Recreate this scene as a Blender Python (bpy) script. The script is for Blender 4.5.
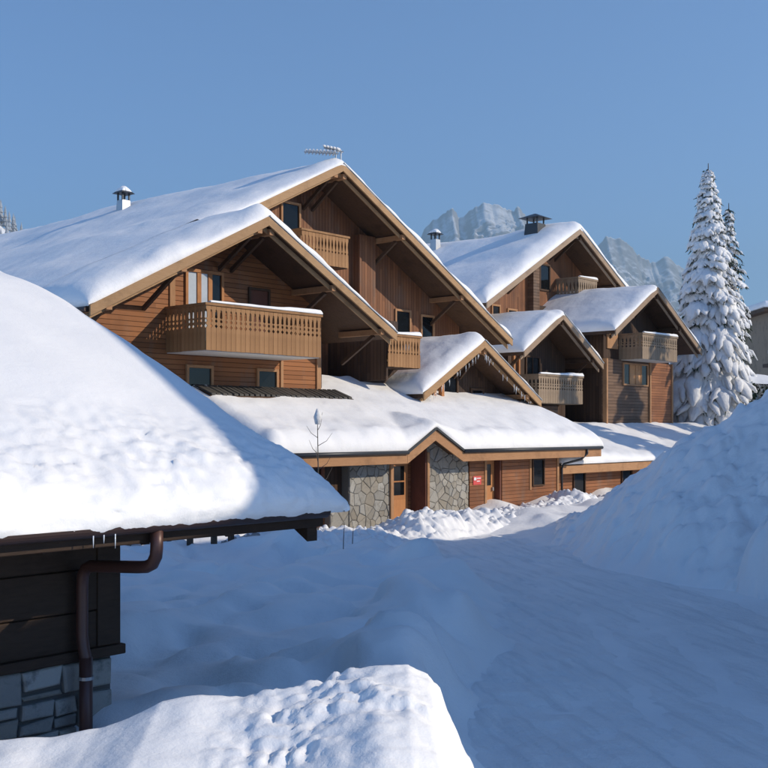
import bpy, bmesh, math, random
import numpy as np
from mathutils import Vector, Matrix
random.seed(7)
for o in list(bpy.data.objects): bpy.data.objects.remove(o)
S = bpy.context.scene
COL = S.collection
rad = math.radians

# ------------------------------------------------------------------ camera, sky, sun, exposure
EYE = 3.2
CX, SX = math.cos(rad(41.3)), math.sin(rad(41.3))      # view axis in the street grid (x along the facades)
cam_d = bpy.data.cameras.new('camera'); cam = bpy.data.objects.new('camera', cam_d); COL.objects.link(cam)
cam.location = (0, 0, EYE)
cam.rotation_euler = (rad(90), 0, math.atan2(SX, CX) - rad(90))
cam_d.sensor_width = 36; cam_d.lens = 1100 / 768 * 36
cam_d.shift_y = 44 / 768
cam_d.clip_start = 0.1; cam_d.clip_end = 12000
S.camera = cam

SUN_EL, SUN_AZ = rad(27), rad(57)                      # azimuth from +x towards -y
sdir = Vector((math.cos(SUN_AZ) * math.cos(SUN_EL), -math.sin(SUN_AZ) * math.cos(SUN_EL), math.sin(SUN_EL)))
w = bpy.data.worlds.new('World'); S.world = w; w.use_nodes = True
nt = w.node_tree; bg = nt.nodes['Background']
sky = nt.nodes.new('ShaderNodeTexSky'); sky.sky_type = 'NISHITA'; sky.sun_disc = False
sky.sun_elevation = SUN_EL; sky.sun_rotation = math.atan2(sdir.x, sdir.y)
sky.altitude = 1800; sky.air_density = 1.0; sky.dust_density = 0.0; sky.ozone_density = 6.5
nt.links.new(sky.outputs[0], bg.inputs[0]); bg.inputs[1].default_value = 0.15
sl = bpy.data.lights.new('sun', 'SUN'); sl.energy = 3.1; sl.angle = rad(0.53); sl.color = (1.0, 0.875, 0.70)
so = bpy.data.objects.new('sun', sl); COL.objects.link(so)
so.rotation_euler = sdir.to_track_quat('Z', 'Y').to_euler(); so.location = (40, -40, 60)
S.view_settings.view_transform = 'Standard'; S.view_settings.look = 'None'
S.view_settings.exposure = 0.36; S.view_settings.gamma = 1.0; S.view_settings.use_curve_mapping = False

# ------------------------------------------------------------------ helpers
def rf(r, f):                      # right / forward of the street's viewpoint -> world x, y
    return (SX * r + CX * f, -CX * r + SX * f)

def _hash(ix, iy, seed):
    n = (ix.astype(np.int64) * 374761393 + iy.astype(np.int64) * 668265263 + seed * 1442695041) & 0x7fffffff
    n = ((n ^ (n >> 13)) * 1274126177) & 0x7fffffff
    return ((n ^ (n >> 16)) & 0xffff) / 65535.0
def vn(x, y, seed=0):
    x = np.asarray(x, float); y = np.asarray(y, float)
    ix = np.floor(x); iy = np.floor(y); fx = x - ix; fy = y - iy
    fx = fx * fx * fx * (fx * (fx * 6 - 15) + 10); fy = fy * fy * fy * (fy * (fy * 6 - 15) + 10)
    a = _hash(ix, iy, seed); b = _hash(ix + 1, iy, seed); c = _hash(ix, iy + 1, seed); d = _hash(ix + 1, iy + 1, seed)
    return (a + (b - a) * fx) * (1 - fy) + (c + (d - c) * fx) * fy - 0.5
def fbm(x, y, octs=4, seed=0, gain=0.5):
    s = 0; a = 1.0; c, t = math.cos(.6), math.sin(.6)
    for k in range(octs):
        s = s + a * vn(x, y, seed + k * 17); x, y = 2.03 * (c * x - t * y) + 11.3, 2.03 * (t * x + c * y) - 7.7; a *= gain
    return s
def sstep(a, b, x):
    t = np.clip((np.asarray(x, float) - a) / (b - a), 0, 1); return t * t * (3 - 2 * t)

def lumps(r, f, s, seed):          # clods: rounded blocks of broken snow
    w_ = .35 * fbm(r * s * .7, f * s * .7, 2, seed + 50)
    return .25 + 2 * np.abs(vn(r * s + w_, f * s - w_, seed))
class MB:
    """collects shapes for one mesh"""
    def __init__(s): s.v = []; s.f = []
    def poly(s, pts, faces):
        n = len(s.v); s.v += [tuple(p) for p in pts]; s.f += [tuple(i + n for i in f) for f in faces]; return s
    def box(s, x0, x1, y0, y1, z0, z1):
        return s.poly([(x0,y0,z0),(x1,y0,z0),(x1,y1,z0),(x0,y1,z0),(x0,y0,z1),(x1,y0,z1),(x1,y1,z1),(x0,y1,z1)],
                      [(0,3,2,1),(4,5,6,7),(0,1,5,4),(1,2,6,5),(2,3,7,6),(3,0,4,7)])
    def prism(s, prof, a, b, axis='y'):
        """closed outline [(p,q)] extruded from a to b; axis y: (x,z), axis x: (y,z)"""
        n = len(prof)
        if axis == 'y': A = [(p, a, q) for p, q in prof]; B = [(p, b, q) for p, q in prof]
        elif axis == 'x': A = [(a, p, q) for p, q in prof]; B = [(b, p, q) for p, q in prof]
        else: A = [(p, q, a) for p, q in prof]; B = [(p, q, b) for p, q in prof]
        return s.poly(A + B, [tuple(range(n)), tuple(range(2*n-1, n-1, -1))] + [(i, (i+1) % n + 0, (i+1) % n + n, i + n) for i in range(n)])
    def tube(s, path, r, sides=8, cap=True, flat=1.0):
        P = [Vector(p) for p in path]; R = r if isinstance(r, (list, tuple)) else [r] * len(P)
        n0 = len(s.v); a0 = None
        for i, p in enumerate(P):
            d = (P[min(i+1, len(P)-1)] - P[max(i-1, 0)]).normalized()
            if a0 is None:
                a = d.cross(Vector((0, 0, 1)))
                if a.length < 1e-3: a = Vector((1, 0, 0))
            else: a = a0 - d * a0.dot(d)
            a.normalize(); a0 = a; b = a.cross(d).normalized()
            for k in range(sides):
                t = 2 * math.pi * k / sides
                s.v.append(tuple(p + (a * math.cos(t) + b * math.sin(t) * flat) * R[i]))
        for i in range(len(P) - 1):
            for k in range(sides):
                k2 = (k + 1) % sides; q = n0 + i * sides
                s.f.append((q + k, q + k2, q + sides + k2, q + sides + k))
        if cap:
            s.f.append(tuple(n0 + k for k in range(sides))[::-1]); q = n0 + (len(P)-1) * sides
            s.f.append(tuple(q + k for k in range(sides)))
        return s
    def beam(s, p0, p1, w_, h_):
        p0 = Vector(p0); p1 = Vector(p1); d = (p1 - p0).normalized(); a = d.cross(Vector((0,0,1)))
        if a.length < 1e-3: a = Vector((1,0,0))
        a.normalize(); b = a.cross(d); a = a * w_ / 2; b = b * h_ / 2
        return s.poly([p0-a-b, p0+a-b, p0+a+b, p0-a+b, p1-a-b, p1+a-b, p1+a+b, p1-a+b],
                      [(0,3,2,1),(4,5,6,7),(0,1,5,4),(1,2,6,5),(2,3,7,6),(3,0,4,7)])
    def build(s, name, mat, parent=None, smooth=False, bevel=0, fix=True):
        me = bpy.data.meshes.new(name)
        o0 = Vector(ROOT_LOC.get(parent.name, (0,0,0))) if parent else Vector((0,0,0))
        me.from_pydata([(v[0]-o0.x, v[1]-o0.y, v[2]-o0.z) for v in s.v], [], s.f)
        if fix:
            bm = bmesh.new(); bm.from_mesh(me); bmesh.ops.recalc_face_normals(bm, faces=bm.faces); bm.to_mesh(me); bm.free()
        return link(name, me, mat, parent, smooth, bevel)
ROOT_LOC = {}
def link(name, me, mat, parent=None, smooth=False, bevel=0):
    me.materials.append(mat)
    if smooth:
        me.polygons.foreach_set('use_smooth', [True] * len(me.polygons))
    o = bpy.data.objects.new(name, me); COL.objects.link(o)
    if parent:
        o.parent = parent
        ROOT_LOC[o.name] = ROOT_LOC.get(parent.name, (0,0,0))
    if bevel:
        m = o.modifiers.new('bevel', 'BEVEL'); m.width = bevel; m.segments = 2; m.limit_method = 'ANGLE'
    return o
def thing(name, label, cat, loc, group=None):
    o = bpy.data.objects.new(name, None); COL.objects.link(o); o.location = loc; o.empty_display_size = .3
    o['label'] = label; o['category'] = cat
    if group: o['group'] = group
    ROOT_LOC[o.name] = tuple(loc); return o
def tag(o, label, cat, group=None):
    o['label'] = label; o['category'] = cat
    if group: o['group'] = group
    return o
def struct(o): o['kind'] = 'structure'; return o
def dup(root, loc, rz, sc, label, group=None):
    r = root.copy(); COL.objects.link(r); r.location = loc; r.rotation_euler.z = rz; r.scale = sc; r['label'] = label
    if group: r['group'] = group
    for c in list(root.children):
        k = c.copy(); COL.objects.link(k); k.parent = r
        for g in list(c.children):
            h = g.copy(); COL.objects.link(h); h.parent = k
    return r
def grid_mesh(name, X, Y, Z, mat, parent=None):
    ny, nx = X.shape
    o0 = ROOT_LOC.get(parent.name, (0,0,0)) if parent else (0,0,0)
    co = np.stack([X - o0[0], Y - o0[1], Z - o0[2]], -1).reshape(-1, 3).astype(np.float32)
    i = np.arange(ny * nx).reshape(ny, nx)
    q = np.stack([i[:-1,:-1], i[:-1,1:], i[1:,1:], i[1:,:-1]], -1).reshape(-1, 4)
    me = bpy.data.meshes.new(name)
    me.vertices.add(len(co)); me.vertices.foreach_set('co', co.ravel())
    me.loops.add(q.size); me.loops.foreach_set('vertex_index', q.ravel().astype(np.int32))
    me.polygons.add(len(q)); me.polygons.foreach_set('loop_start', np.arange(0, q.size, 4, dtype=np.int32))
    me.polygons.foreach_set('loop_total', np.full(len(q), 4, np.int32))
    me.update(); me.validate()
    return link(name, me, mat, parent, smooth=True)

# ------------------------------------------------------------------ materials
def new_mat(name):
    m = bpy.data.materials.new(name); m.use_nodes = True
    n = m.node_tree.nodes; l = m.node_tree.links
    return m, n, l, n['Principled BSDF']
def nd(n, t, **k):
    x = n.new(t)
    for a, b in k.items():
        if a == 'op': x.operation = b
        else: setattr(x, a, b)
    return x
def math_(n, l, op, a, b=None):
    x = nd(n, 'ShaderNodeMath', op=op)
    for i, v in enumerate((a, b)):
        if v is None: continue
        if isinstance(v, (int, float)): x.inputs[i].default_value = v
        else: l.new(v, x.inputs[i])
    return x.outputs[0]
def mixc(n, l, fac, a, b, mode='MIX'):
    x = nd(n, 'ShaderNodeMix'); x.data_type = 'RGBA'; x.blend_type = mode
    for sock, v in ((x.inputs[0], fac), (x.inputs[6], a), (x.inputs[7], b)):
        if isinstance(v, (int, float)): sock.default_value = v
        elif isinstance(v, tuple): sock.default_value = (*v, 1) if len(v) == 3 else v
        else: l.new(v, sock)
    return x.outputs[2]
def ramp(n, l, v, lo, hi):
    x = nd(n, 'ShaderNodeMapRange'); x.interpolation_type = 'SMOOTHSTEP'; l.new(v, x.inputs[0]); x.inputs[1].default_value = lo; x.inputs[2].default_value = hi
    return x.outputs[0]
def noise(n, l, vec, scale, detail=4, rough=.55):
    x = nd(n, 'ShaderNodeTexNoise'); x.inputs['Scale'].default_value = scale; x.inputs['Detail'].default_value = detail; x.inputs['Roughness'].default_value = rough
    if vec is not None: l.new(vec, x.inputs['Vector'])
    return x.outputs[0]
def mapping(n, l, vec, scale):
    x = nd(n, 'ShaderNodeMapping'); x.inputs['Scale'].default_value = scale; l.new(vec, x.inputs[0]); return x.outputs[0]

def snow_mat(name, fine=.012, clump=.03, clump_scale=7, sss=0.0):
    m, n, l, b = new_mat(name)
    g = nd(n, 'ShaderNodeNewGeometry').outputs['Position']
    n1 = noise(n, l, g, clump_scale, 5, .6); n2 = noise(n, l, g, 60, 3, .6); n3 = noise(n, l, g, .8, 3)
    b1 = nd(n, 'ShaderNodeBump'); b1.inputs['Distance'].default_value = clump; l.new(n1, b1.inputs['Height'])
    b1.inputs['Strength'].default_value = 1
    b2 = nd(n, 'ShaderNodeBump'); b2.inputs['Distance'].default_value = fine; l.new(n2, b2.inputs['Height']); l.new(b1.outputs[0], b2.inputs['Normal'])
    b2.inputs['Strength'].default_value = 1
    l.new(b2.outputs[0], b.inputs['Normal'])
    l.new(mixc(n, l, ramp(n, l, n3, .3, .7), (.83, .83, .825), (.89, .885, .87)), b.inputs['Base Color'])
    b.inputs['Roughness'].default_value = .65; b.inputs['Specular IOR Level'].default_value = .25
    if sss:
        b.inputs['Subsurface Weight'].default_value = sss; b.inputs['Subsurface Radius'].default_value = (.06, .08, .10); b.inputs['Subsurface Scale'].default_value = .5
    return m
def siding(name, axis, wd, c1, c2, groove=.012, rough=.6):
    """board cladding: wd wide boards stacked up ('z') or side by side ('x')"""
    m, n, l, b = new_mat(name)
    tc = nd(n, 'ShaderNodeTexCoord').outputs['Object']
    sp = nd(n, 'ShaderNodeSeparateXYZ'); l.new(tc, sp.inputs[0])
    t = sp.outputs['Z'] if axis == 'z' else math_(n, l, 'ADD', sp.outputs['X'], sp.outputs['Y'])
    t = math_(n, l, 'DIVIDE', t, wd)
    fl = math_(n, l, 'FLOOR', t); fr = math_(n, l, 'FRACT', t)
    edge = math_(n, l, 'MINIMUM', fr, math_(n, l, 'SUBTRACT', 1.0, fr))
    wn = nd(n, 'ShaderNodeTexWhiteNoise'); wn.noise_dimensions = '1D'; l.new(fl, wn.inputs['W'])
    run = math_(n, l, 'ADD', sp.outputs['X'], sp.outputs['Y']) if axis == 'z' else sp.outputs['Z']
    sg_ = math_(n, l, 'FLOOR', math_(n, l, 'ADD', math_(n, l, 'DIVIDE', run, 2.6), math_(n, l, 'MULTIPLY', wn.outputs[0], 9.0)))
    cv = nd(n, 'ShaderNodeCombineXYZ'); l.new(fl, cv.inputs[0]); l.new(sg_, cv.inputs[1])
    wn = nd(n, 'ShaderNodeTexWhiteNoise'); wn.noise_dimensions = '2D'; l.new(cv.outputs[0], wn.inputs['Vector'])
    sc = (1.2, 1.2, 22) if axis == 'z' else (22, 22, 1.2)
    gr = noise(n, l, mapping(n, l, tc, sc), 3, 5, .65)
    big = noise(n, l, tc, .5, 3)
    c = mixc(n, l, math_(n, l, 'MULTIPLY', math_(n, l, 'ADD', math_(n, l, 'MULTIPLY', wn.outputs[0], 1.25), math_(n, l, 'MULTIPLY', gr, .75)), .5), tuple(x * .82 for x in c1), tuple(x * 1.08 for x in c2))
    dk = tuple(x * .55 for x in c1)
    c = mixc(n, l, math_(n, l, 'MULTIPLY', ramp(n, l, big, .42, .72), .6), c, dk)
    grey = noise(n, l, mapping(n, l, tc, (1.6, 1.6, .5)), 1.1, 5, .6); gm = sum(c2) / 3
    c = mixc(n, l, math_(n, l, 'MULTIPLY', ramp(n, l, grey, .5, .75), .45), c, (gm * 1.05, gm * .85, gm * .68))
    gv = ramp(n, l, edge, .02, .08)
    c = mixc(n, l, gv, tuple(x * .45 for x in c1), c)
    l.new(c, b.inputs['Base Color'])
    h = math_(n, l, 'ADD', gv, math_(n, l, 'MULTIPLY', gr, .15))
    bp = nd(n, 'ShaderNodeBump'); bp.inputs['Distance'].default_value = groove; l.new(h, bp.inputs['Height']); l.new(bp.outputs[0], b.inputs['Normal'])
    b.inputs['Roughness'].default_value = rough; b.inputs['Specular IOR Level'].default_value = .25
    return m
def wood(name, c1, c2, scale=(2, 2, 2), rough=.65):
    m, n, l, b = new_mat(name)
    tc = nd(n, 'ShaderNodeTexCoord').outputs['Object']
    gr = noise(n, l, mapping(n, l, tc, scale), 3, 6, .65)
    oi = nd(n, 'ShaderNodeObjectInfo').outputs['Random']
    f = math_(n, l, 'ADD', math_(n, l, 'MULTIPLY', ramp(n, l, gr, .25, .75), .5), math_(n, l, 'MULTIPLY', oi, .5))
    st = noise(n, l, tc, 1.3, 5, .65)
    l.new(mixc(n, l, math_(n, l, 'MULTIPLY', ramp(n, l, st, .48, .72), .5), mixc(n, l, f, c1, c2), tuple(x * .5 for x in c1)), b.inputs['Base Color'])
    bp = nd(n, 'ShaderNodeBump'); bp.inputs['Distance'].default_value = .006; l.new(gr, bp.inputs['Height']); l.new(bp.outputs[0], b.inputs['Normal'])
    b.inputs['Roughness'].default_value = rough; b.inputs['Specular IOR Level'].default_value = .25
    return m
def stone_mat(name, c1, c2, c3):
    m, n, l, b = new_mat(name)
    tc = nd(n, 'ShaderNodeTexCoord').outputs['Object']
    oi = nd(n, 'ShaderNodeObjectInfo').outputs['Random']
    n1 = noise(n, l, tc, 6, 6, .7); n2 = noise(n, l, tc, 30, 4, .7)
    wn = nd(n, 'ShaderNodeTexWhiteNoise'); wn.noise_dimensions = '1D'; l.new(math_(n, l, 'MULTIPLY', oi, 97.0), wn.inputs['W'])
    c = mixc(n, l, oi, c1, c2); c = mixc(n, l, math_(n, l, 'MULTIPLY', wn.outputs[0], .5), c, (c3[0] * 1.5, c3[1] * 1.3, c3[2])); c = mixc(n, l, ramp(n, l, n1, .5, .75), c, c3)
    l.new(c, b.inputs['Base Color'])
    bp = nd(n, 'ShaderNodeBump'); bp.inputs['Distance'].default_value = .02; l.new(math_(n, l, 'ADD', n1, math_(n, l, 'MULTIPLY', n2, .4)), bp.inputs['Height']); l.new(bp.outputs[0], b.inputs['Normal'])
    b.inputs['Roughness'].default_value = .85
    return m
def plain(name, c, rough=.5, metal=0, spec=.5, var=.15):
    m, n, l, b = new_mat(name)
    tc = nd(n, 'ShaderNodeTexCoord').outputs['Object']
    f = noise(n, l, tc, 5, 4)
    l.new(mixc(n, l, f, tuple(x * (1 - var) for x in c), tuple(min(1, x * (1 + var)) for x in c)), b.inputs['Base Color'])
    b.inputs['Roughness'].default_value = rough; b.inputs['Metallic'].default_value = metal; b.inputs['Specular IOR Level'].default_value = spec
    return m
M = {
 'snow': snow_mat('snow_ground', .004, .035, 2.2), 'snow_roof': snow_mat('snow_roof', .004, .03, 2.0),
 'snow_lump': snow_mat('snow_lumpy', .0016, .016, 5.0), 'snow_hut': snow_mat('snow_near_roof', .0022, .006, 9),
 'snow_packed': snow_mat('snow_packed', .010, .05, 5.0),
 'snow_tree': snow_mat('snow_tree', .02, .08, 5),
 'sid_h': siding('larch_boards_level', 'z', .145, (.24, .088, .029), (.35, .14, .05)),
 'sid_v': siding('larch_boards_upright', 'x', .16, (.17, .068, .030), (.27, .115, .05)),
 'sid_dark': siding('boards_shade_dark', 'x', .17, (.05, .026, .015), (.085, .047, .028)),  # boards darkened to put shade under eaves and in recesses into the colour
 'sid_grey': siding('greyish_boards', 'z', .15, (.13, .075, .045), (.20, .12, .075)),  # duller, greyer brown boards
 'sid_low': siding('larch_boards_plinth', 'z', .13, (.235, .088, .036), (.34, .14, .058)),
 'fascia': wood('fascia_wood', (.32, .185, .088), (.44, .27, .135), (1, 8, 8)),
 'fascia_warm': wood('fascia_wood_warm', (.34, .17, .078), (.46, .25, .12), (1, 8, 8)),
 'fascia_grey': wood('fascia_wood_grey', (.28, .19, .12), (.38, .27, .18), (1, 8, 8)),
 'bal': wood('balcony_wood', (.25, .125, .05), (.385, .205, .088), (12, 12, 1)),
 'bal_grey': wood('balcony_wood_grey', (.22, .16, .105), (.33, .24, .16), (12, 12, 1)),
 'soffit': wood('soffit_wood', (.06, .03, .016), (.10, .055, .03), (3, 3, 3)),  # darkened so the colour itself deepens the shade under the eaves
 'trim': wood('trim_wood', (.32, .165, .075), (.44, .24, .12), (8, 8, 1)),
 'door': wood('door_wood', (.36, .155, .06), (.50, .23, .09), (8, 8, 1)),
 'door_dark': wood('door_wood_dark', (.12, .045, .03), (.17, .065, .04), (8, 8, 1)),
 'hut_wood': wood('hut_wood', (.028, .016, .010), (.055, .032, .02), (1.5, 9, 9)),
 'slab': plain('balcony_slab_paint', (.62, .58, .52), .8),
 'glass': plain('window_glass', (.006, .007, .008), .06, 0, .25),
 'curtain': plain('curtained_glass', (.46, .50, .54), .12, 0, .6),
 'metal': plain('dark_metal', (.05, .052, .055), .45, .6), 'steel': plain('galvanised_steel', (.42, .43, .44), .4, .7),
 'gutter': plain('gutter_brown', (.055, .032, .026), .42, .3), 'pipe': plain('downpipe_brown', (.085, .038, .030), .42, .2),
 'tile': wood('roof_tile_dark', (.05, .047, .043), (.10, .092, .08), (5, 5, 5)),
 'mortar': plain('mortar', (.15, .14, .12), .95), 'mortar_d': plain('mortar_dark', (.10, .097, .09), .95),
 'stone': stone_mat('pier_stone', (.23, .225, .205), (.41, .40, .365), (.19, .175, .15)),
 'stone_hut': stone_mat('hut_stone', (.22, .22, .205), (.38, .375, .345), (.14, .14, .13)),
 'bark': wood('bark', (.06, .042, .03), (.11, .08, .06), (8, 8, 2), .9),
 'needle': plain('needles', (.035, .055, .032), .7, 0, .2, .4),
 'twig': plain('twig', (.10, .075, .055), .8), 'ice': plain('ice', (.75, .80, .84), .12, 0, .6),
 'red': plain('sign_red', (.62, .07, .06), .4), 'white': plain('sign_white', (.8, .8, .8), .4),
 'dry': plain('dry_leaves', (.20, .10, .04), .8, 0, .2, .4),
 'shutter': wood('shutter_wood', (.46, .23, .10), (.56, .30, .14), (6, 6, 1)),
}
def rock_mat():
    m, n, l, b = new_mat('mountain_rock_snow')
    g = nd(n, 'ShaderNodeNewGeometry')
    sp = nd(n, 'ShaderNodeSeparateXYZ'); l.new(g.outputs['Normal'], sp.inputs[0])
    n1 = noise(n, l, g.outputs['Position'], .012, 9, .7)
    f = ramp(n, l, math_(n, l, 'ADD', sp.outputs['Z'], math_(n, l, 'MULTIPLY', math_(n, l, 'SUBTRACT', n1, .5), .7)), .55, .85)
    l.new(mixc(n, l, f, (.30, .29, .28), (.80, .81, .83)), b.inputs['Base Color']); b.inputs['Roughness'].default_value = .9
    return m
M['rock'] = rock_mat()
def packed():
    m = M['snow_packed']; n = m.node_tree.nodes; l = m.node_tree.links; b = n['Principled BSDF']
    g = nd(n, 'ShaderNodeNewGeometry').outputs['Position']
    mp = nd(n, 'ShaderNodeMapping'); mp.vector_type = 'TEXTURE'; mp.inputs['Rotation'].default_value = (0, 0, rad(48.7 + 5)); mp.inputs['Scale'].default_value = (2.6, .22, 1); l.new(g, mp.inputs[0])
    st = noise(n, l, mp.outputs[0], 1.0, 5, .6); sp_ = noise(n, l, g, 14, 4, .7)
    old = b.inputs['Base Color'].links[0].from_socket
    c = mixc(n, l, math_(n, l, 'MULTIPLY', ramp(n, l, st, .45, .70), .55), old, (.64, .65, .66))
    c = mixc(n, l, math_(n, l, 'MULTIPLY', ramp(n, l, sp_, .62, .78), .35), c, (.55, .55, .54))
    l.new(c, b.inputs['Base Color'])
packed()

# ------------------------------------------------------------------ ground, road, heaps
LE_F = np.array([-200, 0, 9.5, 12.5, 16.6, 20.5, 22.8, 24.6, 26.3, 27.2, 27.8, 400])
LE_R = np.array([.6, .6, .9, 1.15, 1.75, 2.1, 1.7, .5, -1.05, -4, -12, -12])
def plateau(r, f):
    d = np.interp(f, LE_F, LE_R) - r + fbm(r * .8, f * .8, 2, 5) * .5
    return d
def heap_h(r, f):
    c, t = math.cos(.3), math.sin(.3); dr, df = r - 11, f - 26
    q = np.hypot((dr * c + df * t) / 6.0, (-dr * t + df * c) / 11.0)
    return 5.1 * np.clip(1 - q, 0, 1) ** .85
def ground_h(r, f):
    near = 1 - sstep(60, 140, np.hypot(r, f))
    pl = plateau(r, f)
    e = sstep(-.2, .75, pl) * (1 - sstep(29.0, 31, f))
    soft = fbm(r * .55, f * .45, 3, 21); dim = fbm(r * 1.35, f * 1.0, 2, 33)
    h = e * (.40 + .42 * np.exp(-((pl - 1.0) / .9) ** 2) * (.6 + 1.2 * vn(r * .7, f * .7, 8)) + .40 * soft + .26 * np.minimum(dim, .08))
    # trodden hollows across the garden snow
    h = h - e * .20 * sstep(.12, .36, vn(r * 1.7 + .5 * f, f * 1.25, 44))
    right = sstep(6, 9, r + .35 * (f - 20) * .65)
    h = h + right * (.35 + .3 * soft) * sstep(4, 10, f)
    far = sstep(33, 37, f) * (.25 + .2 * soft)
    h = h + 1.0 * (1 - sstep(-5, -2.4, r)) * sstep(27.6, 29.6, f) * (1 - sstep(33, 36, f))
    return (h + far) * near - .02 + (1 - near) * 0.0
def axis_pts(segs):
    out = []
    for a, b, st in segs: out.append(np.arange(a, b, st))
    return np.concatenate(out)
fa = np.concatenate([-np.geomspace(9000, 3, 30), axis_pts([(-2, 5, .6), (5, 36, .12), (36, 75, .6)]), np.geomspace(75, 9000, 40)])
ra = np.concatenate([-np.geomspace(9000, 14, 36), axis_pts([(-13.5, 12, .12), (12, 60, 1.0)]), np.geomspace(60, 9000, 30)])
R_, F_ = np.meshgrid(ra, fa)
Xg, Yg = SX * R_ + CX * F_, -CX * R_ + SX * F_
struct(grid_mesh('snow_ground', Xg, Yg, ground_h(R_, F_), M['snow']))

# packed snow road: its own sheet between the banks
fr = np.arange(4, 33.2, .08); u = np.linspace(0, 1, 160)
U, Fr = np.meshgrid(u, fr)
left = np.interp(Fr, LE_F[2:], LE_R[2:]) - .5
right = np.interp(Fr, [4, 20, 31, 34], [9.5, 8.6, 6.2, 5.6])
left = np.maximum(left, -9)
Rr = left + (right - left) * U
Xr, Yr = SX * Rr + CX * Fr, -CX * Rr + SX * Fr
rut = 0
for off in (.28, .42, .58, .72): rut = rut - .034 * np.exp(-((U - off - .02 * vn(Fr * .2, U * 0, 9)) / .02) ** 2)
Zr = .012 + .045 * (lumps(Rr, Fr, 3.5, 64) - .6) * sstep(.1, .35, np.abs(U - .5)) + .05 * fbm(Rr * .5, Fr * .3, 3, 61) + .03 * fbm(Rr * 2.5, Fr * 2.0, 3, 62) + rut
Zr = Zr - .25 * (1 - sstep(0, .04, U)) - .3 * sstep(.96, 1, U) - .2 * sstep(32.4, 33.1, Fr)
struct(grid_mesh('road', Xr, Yr, Zr, M['snow_packed']))

def heap(name, r0, r1, f0, f1, st, hf, mat=M['snow_lump']):
    r, f = np.meshgrid(np.arange(r0, r1, st), np.arange(f0, f1, st))
    z = hf(r, f)
    X, Y = SX * r + CX * f, -CX * r + SX * f
    return struct(grid_mesh(name, X, Y, z, mat))
def f_heap(r, f):
    h = heap_h(r + .5 * fbm(r * .35, f * .35, 2, 3), f + .6 * fbm(r * .35, f * .35, 2, 4))
    k = sstep(0, .8, h)
    h = h + k * (.55 * fbm(r * .45, f * .45, 3, 71) + .22 * (lumps(r, f, .9, 72) - .5) + .20 * (lumps(r, f, 2.3, 73) - .6) + .11 * (lumps(r, f, 4.6, 77) - .6) + .06 * fbm(r * 6, f * 6, 3, 74))
    b = np.hypot((r - 7.9) / 1.15, (f - 20.8) / 1.5)          # rounded block of snow at the foot
    h = np.maximum(h, 1.9 * np.sqrt(np.clip(1 - b ** 2.4, 0, 1)) + .25 * (lumps(r, f, 1.9, 75) - .6) + .16 * (lumps(r, f, 4.4, 78) - .6) + .06 * fbm(r * 6, f * 6, 3, 79) - .1)
    foot = .22 * sstep(.45, .95, lumps(r, f, 2.2, 76)) * sstep(-1.2, .2, (r - 7.1) * .975 + (f - 20.5) * .223)
    return h + foot * (1 - k) - .16
heap('snow_heap', 2.6, 18, 12.5, 36, .075, f_heap)

BK = [(-60, 742), (0, 741), (50, 734), (100, 722), (130, 708), (160, 696), (200, 695), (240, 697), (285, 690), (330, 678), (375, 665), (408, 664), (430, 676), (442, 698), (452, 730), (470, 768), (500, 840)]
_bf = np.array([6.8 + .7 * min(x, 400) / 400 for x, y in BK]); _br = np.array([(x - 384) / 1100 * f for (x, y), f in zip(BK, _bf)]); _bz = np.array([EYE - (y - 428) * f / 1100 for (x, y), f in zip(BK, _bf)])
def f_bank(r, f):
    # crest line of the ploughed bank in the foreground
    fc = np.interp(r, _br, _bf); hc = np.interp(r, _br, _bz) + .03 * fbm(r * 2.6, r * 0 + 3, 2, 81)
    d = f - fc
    h = np.where(d > 0, hc * (1 - np.clip(d / .85, 0, 1.2) ** 2), hc * (1 - .75 * np.clip(-d / 4.5, 0, 1) ** 1.2))
    k = sstep(.05, .5, h)
    rough = sstep(-1.3, -.3, r) * (.25 + .9 * sstep(-.12, .22, fbm(r * 1.1, f * 1.1, 2, 88)))
    h = h + k * (.10 * fbm(r * .9, f * .9, 2, 82) + rough * (.13 * (lumps(r, f, 1.7, 83) - .6) + .085 * (lumps(r, f, 3.6, 84) - .6) + .045 * (lumps(r, f, 8, 87) - .6) + .035 * fbm(r * 14, f * 14, 4, 85, .65)) + .035 * fbm(r * 2.6, f * 2.6, 2, 86))
    return h - .03
heap('snow_bank', -5.2, 1.5, 3.4, 9.6, .022, f_bank)

def f_berm(x, y):
    yc = np.interp(x, [18, 24, 28, 31, 36, 40], [20.3, 20.5, 21.0, 21.4, 21.9, 22.0])
    hc = .42 + .5 * vn(x * .55, x * 0, 91) + .25 * np.exp(-((x - 35.6) / .7) ** 2) + .12 * np.exp(-((x - 27) / 1.6) ** 2)
    d = (y - yc)
    h = hc * np.clip(1 - (d / np.where(d > 0, 1.9, 1.25)) ** 2, 0, 1)
    k = sstep(.02, .25, h)
    return h + k * (.20 * (lumps(x, y, 2.2, 92) - .6) + .16 * (lumps(x, y, 5.0, 93) - .6) + .06 * fbm(x * 9, y * 9, 3, 94)) - .03
xx, yy = np.meshgrid(np.arange(18.5, 40, .055), np.arange(18.9, 23.5, .055))
struct(grid_mesh('snow_berm', xx, yy, f_berm(xx, yy) + .02, M['snow_lump']))

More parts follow.
